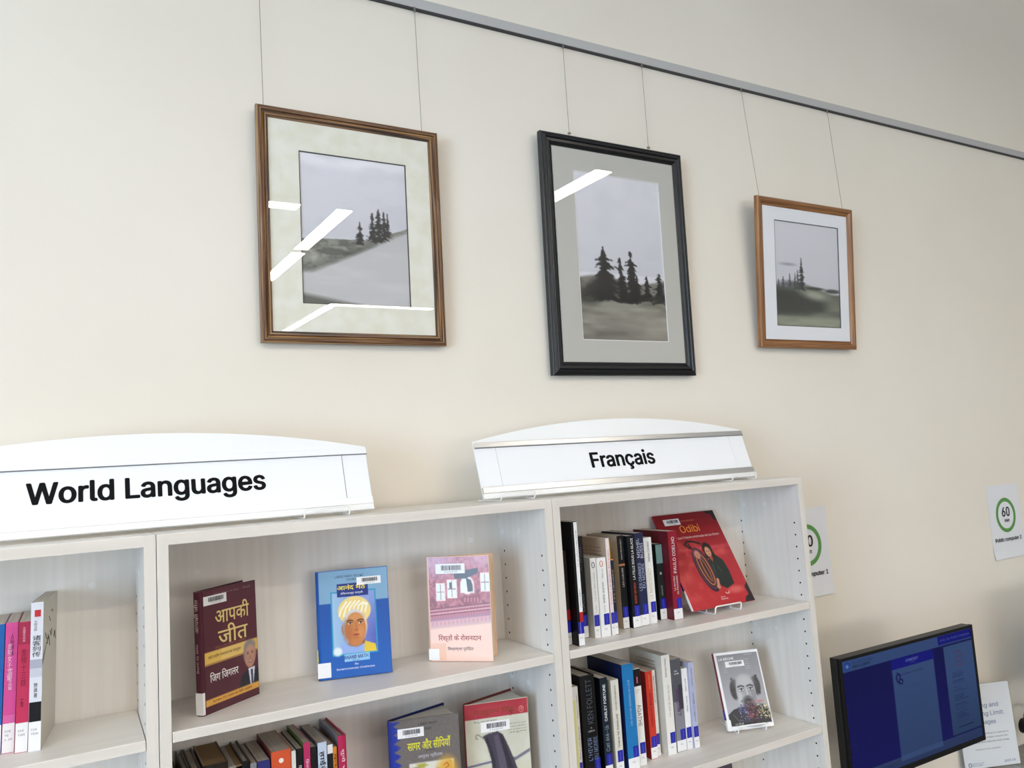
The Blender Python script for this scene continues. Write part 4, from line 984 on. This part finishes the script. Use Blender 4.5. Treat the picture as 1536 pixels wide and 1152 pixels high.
# cradle board
p.ell(.455, .62, .125, .235, '#231c30', 1, .03, -.12); p.ell(.455, .615, .105, .21, '#7c3440', 1, .03, -.12); p.ell(.455, .615, .095, .198, '#231c30', 1, .03, -.12); p.ell(.46, .61, .08, .18, '#d98f3c', 1, .03, -.12); p.ell(.46, .61, .068, .168, '#4a2336', 1, .04, -.12); p.ell(.465, .62, .035, .13, '#c9803c', .8, .1, -.12); p.ell(.468, .62, .018, .115, '#2a1c2c', 1, .1, -.12)
p.ell(.425, .455, .06, .055, '#7c4450', 1, .1); p.ell(.43, .46, .042, .042, '#c48a70', 1, .12); p.ell(.418, .457, .005, .004, '#3a2018'); p.ell(.442, .457, .005, .004, '#3a2018'); p.ell(.43, .478, .012, .004, '#8c4238')
p.line([(.57, .74), (.545, .80)], .018, '#c98a6a', 1); p.ell(.54, .81, .028, .022, '#c98a6a', 1, .2)
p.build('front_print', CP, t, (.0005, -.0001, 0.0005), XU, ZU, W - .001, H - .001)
ft(t, 'Odibi', '#e8923a', .335, .135, .65, .215, W, H); ft(t, "ge-dazi l'histoire anishnabe de Lac Simon", '#f0d2cc', .17, .255, .92, .285, W, H); ft(t, 'Oscar Kistabish', '#d27a5c', .40, .075, .62, .095, W, H)
ft(t, 'Éditions', '#f2dcd8', .50, .905, .565, .92, W, H); ft(t, 'Hannenorak', '#f2dcd8', .49, .925, .60, .942, W, H)
mb = MB(); mb.tube([(.60 * W, -.0005, .125 * H), (.625 * W, -.0005, .11 * H), (.655 * W, -.0005, .115 * H), (.66 * W, -.0005, .135 * H)], .0009, 6); mb.build('publisher_mark', cmat('#f2dcd8'), t)
barcode(t, (.13 * W, -.0006, .878 * H), XU, ZU, .255 * W, .068 * H)
wrap_label(t, I, .001, .055, .002); block(t, I, '#1e22a0', .055, .085, 0, 1, 'language_sticker')

# --- grey portrait novel on wire stand (French lower shelf)
W, H = .129, .1942
t, I = book('white bordered grey novel with man and flowers, leaning on wire stand', (.5628, -.1740, 1.1555), .0105, W, H, rot=(-math.radians(17.6), 0, math.radians(-18.9)), cols=('#7e1824', '#e2e0de', '#e9e8e8'), face=True, group='books displayed face-out on the right bookcase')
p = Pic(114, 171, '#e9e9ea'); p.rect(.055, .035, .97, .945, '#8b8b8f'); m = ((p.u > .055) & (p.u < .97) & (p.v > .035) & (p.v < .945))
p.vgrad(.035, .7, '#828287', '#a4a4a8', m & (p.v < .7)); p.put((m & (p.v >= .7)).astype(float), '#a4a4a8'); 
p.poly([(.06, .80), (.20, .74), (.36, .72), (.74, .73), (.90, .79), (.97, .82), (.97, .945), (.06, .945)], '#202024')
p.ell(.30, .50, .09, .12, '#38383c', 1, .15); p.ell(.80, .47, .09, .12, '#38383c', 1, .15); p.ell(.33, .41, .07, .05, '#4a4a4e', .9, .3); p.ell(.76, .40, .07, .045, '#4a4a4e', .9, .3)
for k in range(40):
    a = random.random() * 2 * PI; sgn = random.choice((-1, 1)); p.ell(.55 + sgn * (.25 + .06 * random.random()), .46 + .12 * math.sin(a), .014, .01, '#2c2c30', .9, .4)
p.ell(.55, .52, .215, .215, '#9a9a9c', 1, .04); p.ell(.55, .40, .17, .08, '#b4b4b6', .9, .4); p.ell(.40, .60, .06, .1, '#c2c2c4', .7, .5); p.ell(.70, .58, .05, .1, '#7c7c80', .7, .5)
for e in (.46, .66):
    p.line([(e - .07, .465), (e, .452), (e + .06, .468)], .014, '#2a2a2e', .9); p.ell(e, .50, .05, .016, '#dcdcde', 1, .2); p.ell(e, .50, .02, .016, '#1c1c20', 1, .2); p.line([(e - .05, .497), (e, .487), (e + .05, .497)], .007, '#2a2a2e'); p.line([(e - .04, .525), (e + .04, .528)], .006, '#66666a', .8)
p.line([(.565, .50), (.575, .58)], .012, '#c6c6c8', .8); p.ell(.57, .595, .045, .014, '#6a6a6e', .8, .4); p.ell(.55, .66, .11, .06, '#3b3b3f', .9, .4); p.ell(.56, .64, .06, .01, '#2a2a2e', .9, .3)
r = random.Random(5)
p.ell(.62, .83, .33, .13, '#2a2430', .9, .3)
for k in range(330):
    u = r.uniform(.30, .96); q = .80 + r.gauss(0, .06)
    c = r.choice(('#4c5498', '#8e94bc', '#2b2f5c', '#1c1c24')) if u < .5 else (r.choice(('#94424e', '#b8646c', '#5c2430', '#1c1c24')) if u < .72 else r.choice(('#cfc78c', '#b5a660', '#e3ddb0', '#24241c')))
    p.ell(u, q, r.uniform(.007, .017), r.uniform(.005, .010), c, .9, .4)
for k in range(40): p.ell(r.uniform(.36, .93), r.uniform(.74, .94), .012, .01, '#1c1c1f', .9, .3)
p.ell(.8, .67, .1, .012, '#b86a72', .8, .5)
p.line([(.17, .80), (.30, .92)], .004, '#8a8a8e', .8)
p.build('front_print', CP, t, (.001, -.0001, 0.0005), XU, ZU, W - .0015, H - .001)
ft(t, 'LA DÈCHE', '#f0f0f2', .095, .065, .43, .105, W, H, .01); ft(t, 'Erica de Lubia', '#dcdce0', .68, .05, .85, .062, W, H); ft(t, 'LA PEUR', '#e0e0e2', .18, .915, .36, .933, W, H)
for k in range(5): ft(t, 'il y a tout', '#c4c4c8', .15, .14 + .028 * k, .24, .155 + .028 * k, W, H, name='blurb_text'); ft(t, 'à perdre', '#c4c4c8', .66, .11 + .03 * k, .76, .125 + .03 * k, W, H, name='blurb_text')
barcode(t, (.22 * W, -.0006, .80 * H), XU, ZU, .42 * W, .075 * H)
up(t, I, 'La dèche', '#c98a8c', .13, .175, .5, .3); wrap_label(t, I, .001, .027, .011); block(t, I, '#1e22a0', .028, .052, 0, 1, 'language_sticker')

wire_foot('white wire stand holding up the large red picture book', .545, -.2265, 1.4690, .088, .021, .12, math.radians(-1), 'white wire book stands on the right bookcase', .13, 29.9)
wire_foot('white wire stand holding up the grey portrait novel', .617, -.2015, 1.1500, .078, .021, .10, math.radians(-18.9), 'white wire book stands on the right bookcase', .11, 17.6)

# --- dark book just showing on the third shelf
book('dark purple grey book leaning on third shelf, only its top corner visible', (.44, -.20, .834), .012, .15, .258, rot=(-math.radians(4), 0, math.radians(12)), cols=('#4a3f48', '#4a3f48', '#5a4d58'), face=True, group='books displayed face-out on the right bookcase')

# ================================================================== POSTERS
def poster(label, x0, z0, W, H, n):
    t = thing('paper_notice', label, 'notice', (x0, -.0002, z0), group='sixty minute computer notices')
    mb = MB(); vs = []; N_ = 10
    for i in range(N_ + 1):
        v = i / N_; off = -.0006 - .010 * max(0, .25 - v) ** 2 * 10 - .004 * max(0, v - .9) * 10 * .3
        for x in (0, W): vs.append((x, off, v * H))
    mb.add(vs, [(2 * i, 2 * i + 1, 2 * i + 3, 2 * i + 2) for i in range(N_)])
    mb.add([(a, b + .0003, c) for a, b, c in vs], [(2 * i + 2, 2 * i + 3, 2 * i + 1, 2 * i) for i in range(N_)])
    mb.build('sheet', mat('white_paper', '#e6e7ea', .6), t)
    cx, cz, R1, R2 = W * .52, H * .58, .0665, .0520
    mb = MB(); K = 48
    vs = [(cx + r * math.cos(2 * PI * k / K), -.0014, cz + r * math.sin(2 * PI * k / K)) for k in range(K) for r in (R1, R2)]
    mb.add(vs, [(2 * k, 2 * k + 1, (2 * k + 3) % (2 * K), (2 * k + 2) % (2 * K)) for k in range(K)])
    ring = mb.build('green_ring', mat('notice_green', '#5f9a50', .6), t)
    mb = MB()
    for k in range(36):
        a = 2 * PI * k / 36; mb.disc((cx + .0595 * math.cos(a), -.0015, cz + .0595 * math.sin(a)), .0014, (0, -1, 0), 6, th=.0003)
    stuff(mb.build('ring_dots', mat('notice_green_dark', '#3f7438', .6), ring))
    lettering('big_number', '60', cmat('#1b1b1e'), t, (cx - .026, -.0012, cz - .006), XU, ZU, .054, .037, .025, .0003)
    lettering('unit_text', 'min', cmat('#1b1b1e'), t, (cx - .013, -.0012, cz - .027), XU, ZU, .032, .0145, .02, .0003)
    lettering('notice_text', 'Public computer %d' % n, cmat('#1b1b1e'), t, (W * .085, -.0028, H * .215), XU, ZU, W * .83, .0185, .02, .0003)
    return t
poster('white notice half hidden by the bookcase, green ring, reads computer 1', 1.0135, 1.4050, .214, .2790, 1)
poster('white notice at right photo edge, green ring, reads Public computer 2', 2.1415, 1.4045, .214, .2800, 2)

# ================================================================== DESK AND COMPUTERS
DM = streak('grey_desk_laminate', '#8d8984', '#9a9690', (40, 40, 40), .5)
desk = thing('desk', 'grey laminate computer desk along the wall right of the bookcases', 'desk', (.86, 0, 0))
mb = MB(); mb.box((0, -.72, .694), (2.8, -.0006, .724), 0, .002); mb.build('worktop', DM, desk)
for x in (.03, 1.35, 2.72):
    mb = MB(); mb.box((x, -.66, 0), (x + .04, -.03, .694)); mb.build('leg_panel', DARKP, desk)

def monitor(label, x0, y0, z0, W, H, screen=True, group='black computer monitors on the desk'):
    t = thing('monitor', label, 'monitor', (x0, y0, z0), group=group)
    mb = MB(); b = .009
    # casing: thin front bezel ring plus body, tapering behind
    mb.box((0, 0, 0), (b, .012, H), 0, .001); mb.box((W - b, 0, 0), (W, .012, H), 0, .001)
    mb.box((b, 0, H - b), (W - b, .012, H), 0, .001); mb.box((b, 0, 0), (W - b, .012, .014), 0, .001)
    mb.build('bezel', BLACKP, t)
    mb = MB(); mb.box((0.001, .012, .001), (W - .001, .034, H - .001), 0, .002)
    mb.box((W * .2, .034, H * .15), (W * .8, .055, H * .8), 0, .006); mb.build('rear_casing', DARKP, t)
    mb = MB(); mb.box((W / 2 - .035, .056, -.20), (W / 2 + .035, .075, H * .6), 0, .003); mb.build('stand_column', DARKP, t)
    mb = MB(); mb.box((W / 2 - .13, -.06, .7250 - z0), (W / 2 + .13, .14, .7370 - z0), 0, .003); mb.box((W / 2 - .035, .056, .737 - z0), (W / 2 + .035, .075, -.195)); mb.build('stand_base', DARKP, t)
    sw, sh = W - 2 * b, H - b - .014
    if not screen:
        mb = MB(); mb.box((b, .003, .014), (W - b, .006, H - b)); mb.build('screen', mat('dark_screen', '#0a0b18', .2), t); return t
    p = Pic(200, 122, '#05066a')
    p.vgrad(0, 1, '#040560', '#080a74'); p.rect(0, 0, 1, .096, '#43619c'); p.rect(.72, .008, 1, .085, '#0b0f96'); p.rect(0, .918, 1, 1, '#3a5288'); p.rect(0, .93, 1, 1, '#34497c')
    p.rect(.345, .10, .67, .185, '#0a0e9c'); p.rect(.345, .185, .67, .955, '#46649c'); p.vgrad(.2, .96, '#46649c', '#3a568c', ((p.u > .345) & (p.u < .67) & (p.v > .2) & (p.v < .91)))
    p.rect(.755, .112, 1, .905, '#46649c'); p.vgrad(.4, .91, '#46649c', '#33507f', ((p.u > .755) & (p.v > .4) & (p.v < .905)))
    p.ell(.038, .052, .022, .034, '#1f4fc0', 1, .1); p.ell(.038, .055, .011, .016, '#7fa0dc', 1, .2)
    p.line([(.405, .25), (.385, .225), (.372, .26), (.382, .30), (.40, .31)], .005, '#10186a'); p.line([(.40, .25), (.395, .275)], .004, '#10186a'); p.ell(.405, .30, .016, .026, '#10186a', 1, .1); p.ell(.405, .30, .005, .008, '#7c98cc')
    p.rect(.745, .905, 1, .912, '#05063c')
    r = random.Random(3); v = .36
    for grp in (3, 2, 3, 3, 3, 5):
        for k in range(grp):
            p.rect(.80, v, .80 + r.uniform(.07, .12), v + .006, '#22366f', .8); v += .0195
        v += .017
    p.rect(.81, .845, .93, .852, '#0b1450')
    em = print_mat('lit_screen', .3, .42); em.node_tree.nodes['Principled BSDF'].inputs['Specular IOR Level'].default_value = .03
    sc = p.build('screen', em, t, (b, .003, .014), XU, ZU, sw, sh)
    def st(s, col, u0_, v0, u1, v1, bold=0.0):
        c_ = mat('screen_text_' + col.lstrip('#'), '#050505', .3, emis=col, es=.42)
        lettering('screen_text', s, c_, sc, (b + u0_ * sw, .003, .014 + (1 - v1) * sh), XU, ZU, (u1 - u0_) * sw, (v1 - v0) * sh, bold, .0008)
    st('GREATER VICTORIA', '#1b3f86', .070, .022, .215, .044); st('PUBLIC LIBRARY', '#0a1640', .070, .052, .195, .076, .01)
    st('Emily Carr Public Computers', '#5a6cc8', .735, .032, .985, .062); st('EXPRESS07', '#7f90dc', .455, .122, .55, .146, .01); st('Bookings', '#5f70c8', .485, .155, .525, .165)
    st('Available until 5:00 PM', '#1b2f6c', .425, .232, .575, .250); st('Press any key to begin your session', '#2f4c86', .435, .352, .60, .366)
    for k, s in enumerate(('Letters', 'Available to', 'Public', 'Computers')): st(s, '#7a2c5c', .845 - .0 * k, .17 + .042 * k, .90 + .015 * (k % 2), .192 + .042 * k)
    st('GREATER VICTORIA', '#1b2f6c', .22, .958, .30, .972)
    return t
monitor('black monitor with dark blue library screen on the desk by the bookcase', .8600, -.300, .9715, .6065, .3385)
monitor('monitor beyond the right photo edge under the second computer notice', 2.02, -.300, .9715, .6065, .3385, False)

# acrylic stand holding an instruction sheet
YW = math.radians(-21)
t = thing('sign_holder', 'clear acrylic stand with printed sheet behind the lit monitor', 'sign holder', (1.775, -.022, .7245), (-math.radians(3), 0, YW))
sw, sh = .216, .279
mb = MB(); mb.box((0, -.0018, 0.002), (sw, 0, sh + .004)); mb.box((0, .0008, 0.002), (sw, .0026, sh + .004)); mb.box((0, -.075, 0), (sw, .0026, .0024)); mb.build('acrylic_body', ACRYL, t)
mb = MB(); mb.box((.001, .0001, .0045), (sw - .001, .0006, sh + .002)); s = mb.build('paper_sheet', mat('sheet_paper', '#e9e9ec', .6), t)
for s_, col, x, z, ww, hh in (('Printing and', '#2c3a86', .045, .198, .118, .019), ('Copying Limit:', '#2c3a86', .035, .170, .146, .019), ('20 pages', '#2c3a86', .06, .142, .085, .019),
                              ('Limiting your printing or copying to', '#2b2b33', .03, .112, .158, .0068), ('twenty pages helps ensure fair', '#2b2b33', .035, .099, .148, .0068), ('access and reduces wait times.', '#2b2b33', .04, .086, .148, .0068),
                              ('Thank you for your cooperation.', '#2b2b33', .05, .062, .10, .0062), ('gvpl.ca', '#3b3f86', .155, .014, .042, .0105), ('GREATER VICTORIA', '#5a6a9c', .03, .019, .045, .0042), ('PUBLIC LIBRARY', '#20284c', .03, .0125, .040, .0046)):
    lettering('sheet_text', s_, cmat(col), t, (x, -.0002, z), XU, ZU, ww, hh, 0, -.0002)
mb = MB(); mb.tube([(.021 + .006 * math.cos(a), -.0004, .018 + .006 * math.sin(a)) for a in [2 * PI * k / 16 for k in range(17)]], .001, 6); mb.build('library_emblem', cmat('#27407c'), t)

# black headset at the right edge, hanging beyond the frame
t = thing('headset', 'black rounded headset end at the right photo edge above the desk', 'headset', (2.112, -.055, .7245))
mb = MB()
mb.tube([(.0, 0, .11 + 0.0), (.010, 0, .135), (.03, 0, .148), (.06, 0, .15), (.10, 0, .135), (.115, 0, .11)], .006, 10, round_=.01); mb.build('headband', BLACKP, t)
mb = MB()
for x in (0, .115): mb.tube([(x, -.012, .09), (x, .012, .09)], .026, 18)
mb.build('ear_cups', BLACKP, t)
mb = MB(); mb.tube([(0, 0, .066), (.006, 0, .03), (.05, -.02, .004), (.12, -.05, .004)], .003, 8, round_=.02); mb.build('cable', BLACKP, t)

# ================================================================== CEILING LAMPS (seen only as reflections in the picture glass, plus unseen added fill lamps)
LAMP = mat('lamp_diffuser', '#ffffff', .5, emis='#fff3e6', es=FIX_E)
LH = mat('lamp_housing', '#d8d8d8', .5)
NL = -1
LAMPL = ['reflected as the long streak in the left picture', 'reflected as the short streak by the left picture edge', 'reflected as the flat dash in the left picture',
         'crosswise, first left of the flat dash', 'crosswise, second left of the flat dash', 'reflected in the black framed picture', 'straight behind the one reflected in the black frame',
         'reflected as the thin line under the hillside photo', 'reflected as the low slanting streak, left picture', 'behind the low slanting streak lamp', 'added fill behind the camera, nearer of the middle pair',
         'added fill behind the camera, farther of the middle pair', 'added fill left of the camera, nearer of the lengthwise pair', 'added fill left of the camera, farther of the lengthwise pair', 'added fill at left, close to the picture wall, inner one', 'added fill at left, close to the picture wall, outer one', 'spare one']
def lamp(x0, y0, x1, y1, z=3.58):
    global NL; NL += 1
    t = thing('ceiling_lamp', 'slim linear lamp out of frame, ' + LAMPL[NL], 'lamp', (x0, y0, z), group='linear ceiling lamps')
    X, Y = x1 - x0, y1 - y0
    mb = MB(); mb.box((0.004, 0.004, 0), (X - .004, Y - .004, .006)); mb.build('diffuser', LAMP, t)
    mb = MB(); mb.box((0, 0, .006), (X, Y, .06)); mb.build('housing', LH, t)
    mb = MB()
    for a, b in ((.1, .1), (.9, .9)): mb.tube([(X * a, Y * b, .06), (X * a, Y * b, ZC - z)], .002, 6)
    mb.build('suspension', STEEL, t)
lamp(.69, -4.76, .81, -3.53); lamp(.70, -6.10, .82, -4.88)
lamp(-.90, -3.65, .44, -3.51); lamp(-2.3, -3.65, -.95, -3.51); lamp(-3.6, -3.65, -2.35, -3.51)
lamp(1.92, -3.35, 2.05, -2.15); lamp(1.92, -4.66, 2.05, -3.45)
lamp(1.72, -7.36, 3.04, -7.24); lamp(1.70, -8.45, 1.82, -7.42); lamp(1.70, -9.6, 1.82, -8.55)
lamp(-1.3, -6.2, -1.18, -4.9); lamp(-1.3, -7.5, -1.18, -6.3)  # unseen lamps added as fill light from behind the camera
lamp(-3.4, -5.3, -3.28, -4.0); lamp(-3.4, -6.7, -3.28, -5.4); lamp(-2.6, -2.75, -1.3, -2.63); lamp(-4.0, -2.75, -2.7, -2.63)  # more unseen lamps, added to brighten the shelves and left wall
